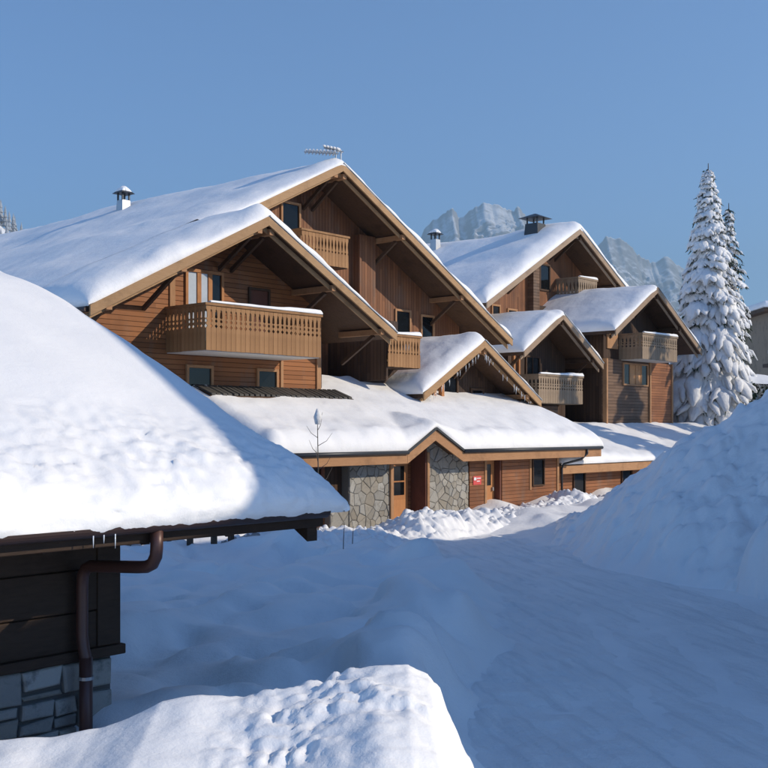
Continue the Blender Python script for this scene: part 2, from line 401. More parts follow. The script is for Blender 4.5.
# ------------------------------------------------------------------ snow on roofs
def edge_spacing(a, b, n_, rim, e0, e1, rn=9):
    L = b - a; pts = []
    m = np.sin(np.linspace(0, math.pi / 2, 9)[1:] ) ** 2
    lo = a + rim * (1 - np.cos(np.linspace(0, math.pi/2, rn))) if e0 else np.array([a])
    hi = b - rim * (1 - np.cos(np.linspace(0, math.pi/2, rn)))[::-1] if e1 else np.array([b])
    mid = np.linspace(lo[-1], hi[0], n_)[1:-1]
    return np.concatenate([lo, mid, hi])
def snow_sheet(name, parent, x0, x1, y0, y1, base, thick, edges='lrfb', rim=.4, bulge=.06, step=.2, rag=.06, mat='snow_roof', seed=0, und=.10, lump=.03, rimf=None, rimx=1e9, fmask=None, lump_edge=0, rn=9):
    xs = edge_spacing(x0, x1, max(4, int((x1-x0)/step)), rim, 'l' in edges, 'r' in edges, rn)
    ys = edge_spacing(y0, y1, max(4, int((y1-y0)/step)), rimf or rim, 'f' in edges, 'b' in edges, rn)
    X, Y = np.meshgrid(xs, ys)
    def prof(d, rm=rim): t = np.clip(d / rm, 0, 1); return np.sqrt(1 - (1 - t) ** 2)
    e = np.ones_like(X); mx = np.zeros_like(X); my = np.zeros_like(X)
    for k, d, sgx, sgy in (('l', X - x0, -1, 0), ('r', x1 - X, 1, 0), ('f', Y - y0, 0, -1), ('b', y1 - Y, 0, 1)):
        if k not in edges: continue
        p = prof(d, (rim + (rimf * (1 + .9 * fbm(X * .45, Y * 0, 2, 160 + seed)) - rim) * (1 - sstep(rimx - .7, rimx, X))) if (k == 'f' and rimf) else rim)
        if k == 'f' and fmask is not None: mk = fmask(X); p = p * mk + (1 - mk)
        e = e * p; mx = mx + sgx * 4 * p * (1 - p); my = my + sgy * 4 * p * (1 - p)
    th = thick(X, Y) * (1 + .35 * fbm(X * .9, Y * .9, 3, 170 + seed) * (1 - sstep(.3, 1.5, Y - y0)) * (1 if fmask is None else fmask(X)))
    hgt = th * e
    wx, wy = X.copy(), Y.copy()
    hgt = hgt + e * (und * fbm(wx * .28 + seed, wy * .13, 3, 100 + seed) * 2 + lump * fbm(wx * 1.3, wy * 1.3, 3, 120 + seed))
    if lump_edge:
        dY = Y - y0
        le = lump_edge * (1 - sstep(.35, 1.9, dY + .5 * fbm(X * .7, Y * .7, 2, 150)))
        lm = lambda a, b: (lumps(a, b, 2.6, 140) - .6) * .45 + (lumps(a, b, 6.7, 141) - .6) * .5 + (lumps(a, b, 13, 143) - .6) * .5 + .75 * fbm(a * 9, b * 9, 4, 142, .7)
        hgt = hgt + e * le * lm(X, Y + hgt)
        Y = Y - 1.1 * lump_edge * (1 - sstep(.1, .6, dY)) * lm(X + 40, Y * 1.5 + 1.6 * hgt) * (.25 + .75 * e)
    hgt = np.maximum(hgt, 0)
    Z = base(X, Y) + .015 + hgt
    X = X + mx * (bulge + rag * fbm(wy * 1.1, wx * .2, 3, 130 + seed)); Y = Y + my * (bulge + rag * fbm(wx * 1.1, wy * .2, 3, 131 + seed))
    return grid_mesh(name, X, Y, Z, M[mat], parent)

def gable_fn(xl, zl, xa, za, xr, zr):
    def f(X, Y):
        a = zl + (X - xl) * (za - zl) / (xa - xl); b = zr + (xr - X) * (za - zr) / (xr - xa)
        return np.minimum(a, b)
    return f
def rake_prof(xa, za, xb, zb, top, bot):
    """upright-cut board following a slope: outline between offsets top and bot (vertical)"""
    return [(xa, za + bot), (xb, zb + bot), (xb, zb + top), (xa, za + top)]

def gable_roof(root, xl, zl, xa, za, xr, zr, yf, yb, th=.16, fas='fascia', snow_t=.38, edges='lrfb', fmask=None, snow_kw={}, purl=(.22, .62), ywall=None, right_to=None, left_board=True, cut_l=None):
    """roof deck (top surface given) with barge boards, purlins and its snow; z values are deck tops"""
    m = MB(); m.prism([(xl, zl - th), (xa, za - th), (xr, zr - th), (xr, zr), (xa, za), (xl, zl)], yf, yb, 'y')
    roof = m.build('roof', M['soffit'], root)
    hb = .25
    xb0, zb0 = (xl, zl) if cut_l is None else (cut_l, zl + (cut_l - xl) * (za - zl) / (xa - xl))
    if left_board:
        MB().prism(rake_prof(xb0 - .03, zb0 - .015, xa, za, .03, -hb), yf - .06, yf - .002, 'y').build('barge_board', M[fas], roof)
        MB().prism(rake_prof(xb0 + .02, zb0, xa, za, -hb + .06, -hb - .10), yf + .16, yf + .20, 'y').build('inner_board', M[fas], roof)
    MB().prism(rake_prof(xa, za, xr + .03, zr - .015, .03, -hb + .03), yf - .062, yf - .003, 'y').build('barge_board', M[fas], roof)
    MB().prism(rake_prof(xa, za, xr - .02, zr, -hb + .04, -hb - .12), yf + .16, yf + .20, 'y').build('inner_board', M[fas], roof)
    MB().prism(rake_prof(xa + .05, za, xr + .05, zr, .075, .032), yf - .09, yf + .10, 'y').build('edge_flashing', M['steel'], roof)
    for sgn, xe, ze in ((-1, xl, zl), (1, xr, zr)):
        for t in purl:
            x = xa + (xe - xa) * t; z = za + (ze - za) * t - th - .10
            if cut_l is not None and x < cut_l: continue
            MB().box(x - .09, x + .09, yf + .05, (ywall or yf + 1.6) + .1, z - .10, z + .08).build('purlin', M['trim'] if fas != 'fascia_grey' else M['soffit'], roof)
            if ywall and ywall - yf > 1.0:
                MB().beam((x, ywall + .02, z - 1.0), (x, yf + .45, z - .12), .10, .12).build('brace', M['soffit'], roof)
    g = gable_fn(xl, zl, xa, za, xr, zr)
    def soft(X, Y):       # snow rounds the ridge
        return g(X, Y) - .10 * np.exp(-((X - xa) / .5) ** 2)
    snow_kw = dict(snow_kw, rimx=xa)
    snow_sheet('snow_cover', roof, xl - .05, xr + .03, yf - .03, yb, soft, snow_t if callable(snow_t) else (lambda X, Y: snow_t + 0 * X), edges, fmask=fmask, **snow_kw)
    return roof

# ------------------------------------------------------------------ balcony and window parts
def board_outline(wd, h, style):
    o = lambda x, z: (x, z)
    L = [(0, 0), (0, .50*h), (.30*wd, .545*h), (0, .59*h), (0, .625*h), (.20*wd, .64*h), (.20*wd, .68*h), (0, .70*h), (.0, .715*h), (.24*wd, .74*h), (.15*wd, .90*h), (0, .92*h), (0, h)]
    if style: L = [(0, 0), (0, .42*h), (.24*wd, .47*h), (0, .52*h), (.10*wd, .56*h), (.26*wd, .70*h), (.10*wd, .86*h), (0, .88*h), (0, h)]
    return L + [(wd - x, z) for x, z in reversed(L)]
BOARD_ME = {}
def board_mesh(wd, h, style, mat):
    k = (round(wd, 3), round(h, 3), style, mat)
    if k not in BOARD_ME:
        b = MB().prism(board_outline(wd, h, style), -.0125, .0125, 'y')
        me = bpy.data.meshes.new('baluster_board'); me.from_pydata(b.v, [], b.f)
        bm = bmesh.new(); bm.from_mesh(me); bmesh.ops.recalc_face_normals(bm, faces=bm.faces); bm.to_mesh(me); bm.free()
        me.materials.append(M[mat]); BOARD_ME[k] = me
    return BOARD_ME[k]
def board_run(par, p0, p1, z0, z1, mat, wd=.17, style=0):
    p0 = Vector((*p0, 0)); p1 = Vector((*p1, 0)); L = (p1 - p0).length; n_ = max(2, round(L / wd)); st = L / n_
    me = board_mesh(st - .010, z1 - z0, style, mat); d = (p1 - p0) / L; ang = math.atan2(d.y, d.x)
    rl = Vector(ROOT_LOC[par.name])
    for i in range(n_):
        o = bpy.data.objects.new('baluster_board', me); COL.objects.link(o); o.parent = par
        o.location = p0 + d * (i * st + .005) + Vector((0, 0, z0 + random.uniform(-.006, .006))) - rl
        o.rotation_euler.z = ang + random.uniform(-.012, .012)
def balcony(root, x0, x1, yf, yw, z0, z1, mat='bal', slab='slab', wd=.17, style=0, left=True, right=True, snow=True, floor=.12):
    b = MB().box(x0 + .03, x1 - .03, yf + .05, yw, z0 - .02, z0 + floor).build('balcony', M[slab], root)
    zt = z1 - .08
    board_run(b, (x0, yf), (x1, yf), z0 - .0, zt, mat, wd, style)
    if left: board_run(b, (x0, yw), (x0, yf + .02), z0, zt, mat, wd, style)
    if right: board_run(b, (x1, yf + .02), (x1, yw), z0, zt, mat, wd, style)
    for zz in (z0 + .22, zt - .12):
        MB().box(x0 + .03, x1 - .03, yf + .016, yf + .07, zz - .04, zz + .04).build('rail', M[mat], b)
        if left: MB().box(x0 + .016, x0 + .07, yf + .08, yw, zz - .04, zz + .04).build('rail', M[mat], b)
        if right: MB().box(x1 - .07, x1 - .016, yf + .08, yw, zz - .04, zz + .04).build('rail', M[mat], b)
    hr = MB().box(x0 - .05, x1 + .05, yf - .05, yf + .09, zt + .004, z1)
    if left: hr.box(x0 - .05, x0 + .09, yf + .09, yw, zt + .004, z1)
    if right: hr.box(x1 - .09, x1 + .05, yf + .09, yw, zt + .004, z1)
    hr.build('handrail', M[mat], b, bevel=.01)
    if snow:
        snow_sheet('rail_snow', b, x0 + .15, x1 + .04, yf - .045, yf + .085, lambda X, Y: z1 + 0 * X, lambda X, Y: .07 + .05 * sstep(x0, x1, X), 'lrfb', rim=.06, bulge=.01, step=.05, rag=.01, und=.01, lump=.02)
    return b
def window(root, x0, x1, z0, z1, y, panes=1, frame='trim', glass='glass', fr=.09, mull=.06, sill=False, name='window'):
    f = MB(); d = .07
    f.box(x0 - fr, x0, y - d, y + .02, z0 - fr, z1 + fr); f.box(x1, x1 + fr, y - d, y + .02, z0 - fr, z1 + fr)
    f.box(x0, x1, y - d, y + .02, z1, z1 + fr); f.box(x0, x1, y - d, y + .02, z0 - fr, z0)
    for i in range(1, panes):
        xm = x0 + (x1 - x0) * i / panes; f.box(xm - mull / 2, xm + mull / 2, y - d + .02, y + .02, z0, z1)
    o = f.build(name, M[frame], root, bevel=.008)
    for i in range(panes):
        a = x0 + (x1 - x0) * i / panes + (mull / 2 if i else 0); b = x0 + (x1 - x0) * (i + 1) / panes - (mull / 2 if i < panes - 1 else 0)
        gl = glass[i] if isinstance(glass, (list, tuple)) else glass
        MB().box(a, b, y - .018, y + .012, z0, z1).build('pane', M[gl], o)
    if sill: MB().box(x0 - fr - .04, x1 + fr + .04, y - .16, y - .072, z0 - fr - .05, z0 - fr + .01).build('sill', M[frame], o)
    return o
def board(root, x0, x1, y0, y1, z0, z1, mat='trim', name='corner_board', bevel=.008):
    return MB().box(x0, x1, y0, y1, z0, z1).build(name, M[mat], root, bevel=bevel)
def chimney(roof, x, y, z, wd=.9, h=1.1, mat='sid_grey', cap='metal', kind=0):
    c = MB()
    a, b = wd / 2, wd / 2 * .78
    c.poly([(x-a,y-a,z-.8),(x+a,y-a,z-.8),(x+a,y+a,z-.8),(x-a,y+a,z-.8),(x-b,y-b,z+h),(x+b,y-b,z+h),(x+b,y+b,z+h),(x-b,y+b,z+h)], [(0,3,2,1),(4,5,6,7),(0,1,5,4),(1,2,6,5),(2,3,7,6),(3,0,4,7)])
    o = c.build('chimney', M[mat], roof, bevel=.015)
    for sx_ in (-1, 1):
        for sy_ in (-1, 1): MB().box(x + sx_*b*.8 - .03, x + sx_*b*.8 + .03, y + sy_*b*.8 - .03, y + sy_*b*.8 + .03, z + h - .01, z + h + .28).build('cap_post', M[cap], o)
    k = wd * .66
    q = MB(); q.poly([(x-k,y-k,z+h+.27),(x+k,y-k,z+h+.27),(x+k,y+k,z+h+.27),(x-k,y+k,z+h+.27),(x-.06,y-.06,z+h+.52),(x+.06,y-.06,z+h+.52),(x+.06,y+.06,z+h+.52),(x-.06,y+.06,z+h+.52)], [(0,3,2,1),(4,5,6,7),(0,1,5,4),(1,2,6,5),(2,3,7,6),(3,0,4,7)])
    q.build('cowl', M[cap], o)
    if kind:
        snow_sheet('cap_snow', o, x - k * .7, x + k * .7, y - k * .7, y + k * .7, lambda X, Y: z + h + .33 + 0 * X, lambda X, Y: .25 + 0 * X, 'lrfb', rim=.3, step=.08, und=.02, bulge=.03)
    return o

# ------------------------------------------------------------------ main chalet
PIT = .51
YA, YB = 24.1, 26.8               # front edges of the two roof steps
XL, XR, XA = 16.1, 38.7, 28.25    # eaves and main ridge
ZA = 12.52; ZL = ZA - (XA - XL) * PIT; PR = .535; ZR = ZA - (XR - XA) * PR
XA1 = 22.2; ZA1 = ZA - (XA - XA1) * PIT; XR1 = 28.0; ZR1 = ZA1 - (XR1 - XA1) * .53
ch = thing('chalet', 'big brown chalet with two stepped snowy gables and long carved balcony', 'chalet', (27, 38, 0))
def under(x): return (ZL + (x - XL) * PIT if x < XA else ZA - (x - XA) * PR) - .17
YWA, YWB, YBK = 26.0, 28.5, 54.0
m = MB(); m.prism([(17.3, -.5), (26.3, -.5), (26.3, ZA1 - (26.3 - XA1) * .53 - .17), (XA1, ZA1 - .19), (17.3, under(17.3))], YWA, YWB + .5, 'y')
m.build('gable_wall', M['sid_h'], ch)
m = MB(); m.prism([(17.32, -.5), (37.3, -.5), (37.3, under(37.3)), (XA, ZA - .19), (17.32, under(17.32))], YWB, YBK, 'y')
m.build('upper_wall', M['sid_v'], ch)
mask_b = lambda X: sstep(XA1 - .5, XA1 + .1, X)
roofB = gable_roof(ch, XL, ZL, XA, ZA, XR, ZR, YB, YBK + 1, edges='lrfb', fmask=mask_b, snow_t=.42, ywall=YWB, purl=(.02, .33, .68), cut_l=XA1 - .3, snow_kw=dict(seed=1, step=.2, und=.17, rimf=.95, rag=.10))
roofA = gable_roof(ch, XL, ZL - .004, XA1, ZA1 - .004, XR1, ZR1, YA, YWB, edges='lrf', snow_t=lambda X, Y: .42 - .14 * sstep(26.80, 27.3, Y), ywall=YWA, purl=(.04, .5, .9),
                   snow_kw=dict(seed=1, step=.14, und=.17, rimf=.95, rag=.10))
# left eave gutter
MB().tube([(XL - .08, YA + .05, ZL - .10), (XL - .08, YBK, ZL - .10)], .07).build('gutter', M['gutter'], roofA)
# gable A: balcony, doors, windows, trims
balcony(ch, 19.95, 24.55, 24.2, YWA, 5.40, 6.74, 'bal', wd=.185)
window(ch, 20.72, 22.0, 5.55, 7.86, YWA, 3, 'door', ['curtain', 'curtain', 'glass'], fr=.10, mull=.16, name='balcony_door')
window(ch, 23.2, 23.95, 5.55, 7.55, YWA, 1, 'soffit', 'door_dark', fr=.08, name='balcony_door')
window(ch, 20.75, 21.6, 4.42, 5.0, YWA, 1, 'trim', 'glass', sill=True)
window(ch, 23.55, 24.3, 4.38, 5.0, YWA, 1, 'trim', 'glass', sill=True)
board(ch, 20.05, 20.25, YWA - .05, YWA + .1, 5.5, under(20.1) - .02); board(ch, 24.5, 24.62, YWA - .045, YWA + .1, 4.05, 5.37)
board(ch, 26.14, 26.34, YWA - .06, YWA + .15, 3.9, 7.1); board(ch, 17.26, 17.46, YWA - .05, YWA + .1, 2.5, under(17.4) - .02)
board(ch, 17.46, 26.14, YWA - .045, YWA + .1, 4.0, 4.22, name='base_board')
MB().tube([(26.5, YWA + .15, 3.9), (26.5, YWA + .15, 6.75)], .05).build('downpipe', M['gutter'], ch)
# recess right of gable A
window(ch, 27.0, 28.1, 4.7, 5.95, YWB, 2, 'trim', 'glass', sill=True)
board(ch, 28.6, 28.72, YWB - .05, YWB + .1, 4.0, 6.3); board(ch, 26.7, 26.84, YWB - .05, YWB + .1, 3.9, 8.5)
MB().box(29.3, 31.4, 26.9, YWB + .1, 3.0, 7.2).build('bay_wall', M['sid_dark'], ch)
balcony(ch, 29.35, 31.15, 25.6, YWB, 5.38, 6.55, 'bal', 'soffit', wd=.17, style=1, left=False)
MB().box(29.36, 29.44, 25.68, 26.9, 4.9, 6.46).build('side_screen', M['sid_dark'], ch)  # dark boards stand in for the shade on the balcony's left side
# gable B
balcony(ch, 26.6, 28.95, 27.15, YWB, 8.95, 10.1, 'bal', 'soffit', wd=.17, style=1, snow=False)
window(ch, 26.95, 27.75, 9.2, 11.2, YWB, 1, 'trim', 'glass', name='balcony_door')
board(ch, 30.65, 31.55, YWB - .35, YWB + .1, 7.2, under(31.55) - .05, 'sid_v', 'pilaster')
window(ch, 33.15, 33.95, 6.9, 7.85, YWB, 1, 'trim', 'glass', sill=True); window(ch, 34.75, 35.45, 6.85, 7.75, YWB, 1, 'trim', 'glass', sill=True)
chimney(roofB, 26.7, 37.6, 12.2, .5, .28, 'steel', 'metal', 1)
# front gable F (over the stairs) with icicle fringe
XF0, XF, XF1 = 30.6, 34.25, 38.15; ZF = 6.52; PF = .57
g = ch
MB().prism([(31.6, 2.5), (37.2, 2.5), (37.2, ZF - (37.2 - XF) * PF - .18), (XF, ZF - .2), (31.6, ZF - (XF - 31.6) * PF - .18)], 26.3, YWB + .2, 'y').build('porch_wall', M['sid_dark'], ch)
roofF = gable_roof(ch, XF0, ZF - (XF - XF0) * PF, XF, ZF, XF1, ZF - (XF1 - XF) * PF, 25.0, YWB, edges='lrf', snow_t=.42, ywall=26.3, purl=(.05, .8), snow_kw=dict(seed=5, step=.12, und=.12, rim=.5, lump=.05))
for x in (32.15, 32.62): board(ch, x, x + .16, 25.75, 25.92, 3.2, ZF - (XF - x) * PF - .2, 'door', 'post')
window(ch, 33.4, 34.2, 3.9, 5.2, 26.3, 1, 'soffit', 'glass'); window(ch, 35.2, 35.9, 3.8, 4.7, 26.3, 1, 'soffit', 'glass')
ic = MB()
for i in range(46):
    t = random.random(); x = XF0 + .4 + t * (XF1 - XF0 - .8); z = ZF - abs(x - XF) * PF - .36; L = random.uniform(.06, .30)
    y = 25.02 + random.random() * .12
    ic.tube([(x, y, z), (x + .01, y, z - L * .6), (x, y, z - L)], [.014, .009, .002], 5)
icf = ic.build('icicle_fringe', M['ice'], roofF, smooth=True); icf['kind'] = 'stuff'

# TV antennas at the ridge
def antenna(x, y, z, ang, n_, tilt, label):
    a = thing('tv_antenna', label, 'antenna', (x, y, z))
    MB().tube([(x, y, z - .1), (x, y, z + .5)], .025, 6).build('mast', M['steel'], a)
    d = Vector((math.cos(ang), math.sin(ang), tilt)); s_ = Vector((-math.sin(ang), math.cos(ang), 0)); c = Vector((x, y, z + .45))
    L = n_ * .125
    MB().beam(c - d * .1, c + d * L, .04, .04).build('boom', M['steel'], a)
    for i in range(n_):
        p = c + d * (i * .125 + .06); k = .34 - .01 * i
        e = MB().beam(p - s_ * k, p + s_ * k, .022, .022).build('element', M['steel'], a)
        MB().tube([p - s_ * k + Vector((0,0,.03)), p + Vector((0,0,.045)), p + s_ * k + Vector((0,0,.03))], [.03, .06, .03], 6).build('rime', M['snow_tree'], e)
    return a
antenna(28.25, 27.1, ZA - .02, rad(140), 9, .02, 'rime coated aerial with many short rods on the ridge')
antenna(28.32, 26.92, ZA + .05, rad(118), 5, .25, 'thin aerial tilted upward at the very tip of the ridge')

# ------------------------------------------------------------------ low front building
lo = thing('entrance_annexe', 'low wing with stone piers, porch gablet and thick snow on its roof', 'building', (28, 24, 0))
YE, ZE, PL = 22.3, 2.44, .40
def seg(x0, x1, y0=22.9, z1=2.75, mat='sid_low', name='wall'): return MB().box(x0, x1, y0, 26.5, -.4, z1).build(name, M[mat], lo)
seg(21.2, 22.2); MB().box(23.7, 24.5, 23.0, 26.5, -.4, .87).build('pier_core', M['mortar'], lo); seg(23.7, 24.498, 23.25, mat='sid_dark'); seg(24.5, 26.42, 22.97, mat='mortar', name='pier_core'); seg(28.22, 30.56, 22.97, mat='mortar', name='pier_core')
seg(30.56, 31.42); seg(32.5, 36.2); seg(22.2, 23.7, 23.2)
MB().box(26.42, 28.22, 23.55, 26.5, -.4, 3.2).build('porch_back_wall', M['sid_low'], lo)
MB().box(31.42, 32.5, 23.25, 26.5, -.4, 2.75).build('porch_back_wall', M['door_dark'], lo)
board(lo, 28.14, 28.218, 22.9, 23.54, 0, 2.62, 'door_dark', 'reveal_panel'); board(lo, 32.4, 32.497, 22.93, 23.24, 0, 2.5, 'door_dark', 'reveal_panel')  # reveals turned from the sun; their shade is put into the dark wood
# stones of the two piers
def clip(poly, nx, ny, c):
    out = []
    for i in range(len(poly)):
        a, b = poly[i], poly[(i+1) % len(poly)]; da = a[0]*nx + a[1]*ny - c; db = b[0]*nx + b[1]*ny - c
        if da <= 0: out.append(a)
        if da * db < 0: t = da / (da - db); out.append((a[0] + (b[0]-a[0])*t, a[1] + (b[1]-a[1])*t))
    return out
def stones(par, x0, x1, z0, z1, yf, cw, chh, mat, joint=.007, depth=.05, seed=0, jit=.40):
    rnd = random.Random(seed); pts = []
    nx_, nz_ = max(2, round((x1-x0)/cw)), max(2, round((z1-z0)/chh))
    for j in range(-1, nz_ + 1):
        for i in range(-1, nx_ + 1):
            pts.append((x0 + (i + .5 + (j % 2) * .45 + rnd.uniform(-jit, jit)) * (x1-x0)/nx_, z0 + (j + .5 + rnd.uniform(-jit, jit) * .9) * (z1-z0)/nz_))
    pts = [p for p in pts if rnd.random() > .24]
    for k, p in enumerate(pts):
        poly = [(x0, z0), (x1, z0), (x1, z1), (x0, z1)]
        for q in pts:
            if q is p: continue
            dx, dz = q[0]-p[0], q[1]-p[1]; L = math.hypot(dx, dz)
            if L > 4 * max(cw, chh) or L < 1e-6: continue
            nx, nz = dx/L, dz/L
            poly = clip(poly, nx, nz, nx*(p[0]+q[0])/2 + nz*(p[1]+q[1])/2 - joint)
            if len(poly) < 3: break
        if len(poly) < 3: continue
        A = abs(sum(poly[i][0]*poly[(i+1)%len(poly)][1] - poly[(i+1)%len(poly)][0]*poly[i][1] for i in range(len(poly)))) / 2
        if A < .006: continue
        cx_ = sum(a[0] for a in poly)/len(poly); cz_ = sum(a[1] for a in poly)/len(poly)
        pr = depth * rnd.uniform(.55, 1.0); n_ = len(poly); tilt = rnd.uniform(-.25, .25) * .1
        b = MB(); back = [(a[0], yf + .01, a[1]) for a in poly]
        mid = [(a[0], yf - pr * .7, a[1]) for a in poly]
        top = [(cx_ + (a[0]-cx_)*.88, yf - pr - tilt*(a[0]-cx_), cz_ + (a[1]-cz_)*.88) for a in poly]
        fs = []
        for s0 in (0, n_):
            for i in range(n_): fs.append((s0 + i, s0 + (i+1) % n_, s0 + n_ + (i+1) % n_, s0 + n_ + i))
        fs.append(tuple(range(2*n_, 3*n_)))
        b.poly(back + mid + top, fs); b.build('stone', M[mat], par)
stones(lo, 24.52, 26.4, -.1, 2.62, 22.97, .27, .22, 'stone', seed=3)
stones(lo, 28.24, 30.54, -.1, 2.72, 22.97, .27, .21, 'stone', seed=4)
stones(lo, 23.72, 24.5, -.1, .85, 23.0, .32, .30, 'stone', seed=5)
board(lo, 26.36, 26.5, 22.86, 23.1, 0, 2.4, 'trim', 'door_jamb'); board(lo, 28.2, 28.32, 22.86, 22.96, 0, 2.4, 'trim', 'door_jamb')
# entrance doors
d = MB().box(26.56, 27.9, 23.46, 23.545, .05, 2.1).build('door', M['door'], lo, bevel=.01)
for (a, b_, c, e) in ((26.66, 26.98, .2, .85), (27.1, 27.75, .2, .85)): MB().box(a, b_, 23.44, 23.458, c, e).build('door_panel', M['door'], d, bevel=.006)
MB().box(27.05, 27.7, 23.445, 23.457, 1.0, 1.95).build('pane', M['glass'], d); MB().box(26.58, 26.63, 23.38, 23.458, .95, 1.1).build('handle', M['steel'], d)
board(lo, 27.04, 27.71, 23.43, 23.459, 1.42, 1.47, 'door', 'glazing_bar')
d = MB().box(31.56, 32.38, 23.16, 23.245, .05, 2.05).build('door', M['door'], lo, bevel=.01)
MB().box(31.75, 32.15, 23.145, 23.158, 1.15, 1.9).build('pane', M['glass'], d); MB().box(32.2, 32.26, 23.09, 23.158, .95, 1.08).build('handle', M['steel'], d)
board(lo, 31.42, 31.54, 22.87, 23.1, 0, 2.4, 'trim', 'door_jamb')
window(lo, 34.45, 35.15, 1.08, 2.0, 22.9, 1, 'soffit', 'glass', fr=.05); board(lo, 36.1, 36.24, 22.86, 23.0, 0, 2.4, 'trim'); board(lo, 34.24, 34.36, 22.87, 23.0, .9, 2.4, 'trim')
window(lo, 22.5, 23.5, .9, 2.0, 23.2, 2, 'door_dark', 'glass')
# roof with porch gablet
XG0, XG, XG1, ZG = 26.45, 27.86, 29.35, 3.18
def low_base(X, Y):
    a = ZE + (Y - YE) * PL
    gb = ZG + .04 - np.abs(X - XG) * (ZG - ZE + .02) / ((XG1 - XG0) / 2)
    return np.maximum(a, gb)
m = MB(); XLO, XHI = 20.7, 38.35
m.prism([(YE, ZE - .12), (28.2, ZE + 5.9 * PL - .12), (28.2, ZE + 5.9 * PL), (YE, ZE)], XLO, XG0 - .05, 'x'); m.prism([(YE, ZE - .12), (28.2, ZE + 5.9 * PL - .12), (28.2, ZE + 5.9 * PL), (YE, ZE)], XG1 + .05, XHI, 'x')
m.prism([(YE + 1.5, ZE + .6 - .12), (28.2, ZE + 5.9 * PL - .12), (28.2, ZE + 5.9 * PL), (YE + 1.5, ZE + .6)], XG0 - .05, XG1 + .05, 'x')
lroof = m.build('roof', M['soffit'], lo)
MB().prism([(XG0 - .1, ZE - .02), (XG, ZG), (XG1 + .1, ZE - .02), (XG1 + .1, ZE - .14), (XG, ZG - .13), (XG0 - .1, ZE - .14)], YE + .02, YE + 1.8, 'y').build('gablet_roof', M['soffit'], lroof)
for (xa, za, xb, zb) in ((XLO, ZE, XG0, ZE), (XG1, ZE, XHI, ZE)):
    MB().prism([(xa, za - .36), (xb, zb - .36), (xb, zb - .04), (xa, za - .04)], YE - .05, YE - .002, 'y').build('fascia_board', M['fascia_warm'], lroof, bevel=.008)
    MB().tube([(xa, YE - .10, ZE - .01), (xb - .02, YE - .10, ZE - .01)], .065, 8).build('gutter', M['metal'], lroof, smooth=True)
MB().prism([(XG0 - .002, ZE - .36), (XG, ZG - .38), (XG, ZG - .03), (XG0 - .002, ZE - .04)], YE - .056, YE - .006, 'y').build('barge_board', M['fascia_warm'], lroof)
MB().prism([(XG, ZG - .38), (XG1 + .002, ZE - .36), (XG1 + .002, ZE - .04), (XG, ZG - .03)], YE - .054, YE - .006, 'y').build('barge_board', M['fascia_warm'], lroof)
for s_ in (0, 1):
    xa, xb = (XG0, XG) if s_ == 0 else (XG, XG1); za, zb = (ZE, ZG) if s_ == 0 else (ZG, ZE)
    MB().prism([(xa, za - .03), (xb, zb - .03), (xb, zb + .05), (xa, za + .05)], YE - .11, YE + .05, 'y').build('edge_flashing', M['metal'], lroof)
MB().prism([(XG0 + .25, 2.35), (XG1 - .25, 2.35), (XG, ZG - .2)], 23.3, 23.5, 'y').build('gablet_wall', M['sid_dark'], lroof)
board(lroof, XHI - .05, XHI, YE, 27, ZE - .2, ZE + .1, 'fascia_warm', 'fascia_board') if False else None
snow_sheet('snow_cover', lroof, XLO - .03, XHI + .05, YE - .06, 27.4, low_base, lambda X, Y: .55 - .30 * np.exp(-((X - XG) / .9) ** 2 - ((Y - YE) / 1.0) ** 2) + .22 * sstep(24, 25.5, Y) * (1 - sstep(29, 32, X)) * 0, 'lrf', rim=.38, bulge=.05, step=.12, rag=.08, und=.05, lump=.05, seed=9)
# gutter outlet at the end of the low roof
MB().tube([(37.2, YE - .10, ZE - .06), (37.2, YE - .10, ZE - .22), (37.0, YE + .05, ZE - .45), (36.4, 22.75, ZE - .62), (36.32, 22.8, ZE - .8), (36.32, 22.8, .0)], .045, 8).build('downpipe', M['metal'], lroof, smooth=True)
# sign
sg = thing('door_sign', 'small red sign plate on boards between stone pier and narrow door', 'sign', (30.98, 22.9, 1.35))
MB().box(30.74, 31.2, 22.875, 22.897, 1.22, 1.52).build('plate', M['red'], sg)
MB().box(30.77, 30.9, 22.866, 22.874, 1.38, 1.48).build('pictogram', M['white'], sg)
for k in range(2): MB().box(30.93, 31.16 - .05 * k, 22.866, 22.874, 1.43 - .1 * k, 1.46 - .1 * k).build('text_line', M['white'], sg)
# row of bare roof tiles showing under gable A
ts = MB().prism([(25.15, 4.16), (25.95, 4.46), (25.95, 4.0), (25.15, 3.75)], 20.9, 27.1, 'x').build('tile_strip', M['soffit'], lo)
rl = Vector(ROOT_LOC[ts.name]); tm = None
for i in range(28):
    b = MB().prism([(0, .0), (.78, .29), (.78, .34), (0, .06)], 0, .15, 'x')
    if tm is None:
        tm = bpy.data.meshes.new('roof_tile'); tm.from_pydata(b.v, [], b.f); tm.materials.append(M['tile'])
    o = bpy.data.objects.new('roof_tile', tm); COL.objects.link(o); o.parent = ts
    o.location = Vector((20.95 + i * .218, 25.16 + random.uniform(-.03, .03), 4.17)) - rl; o.rotation_euler.y = random.uniform(-.06, .06)

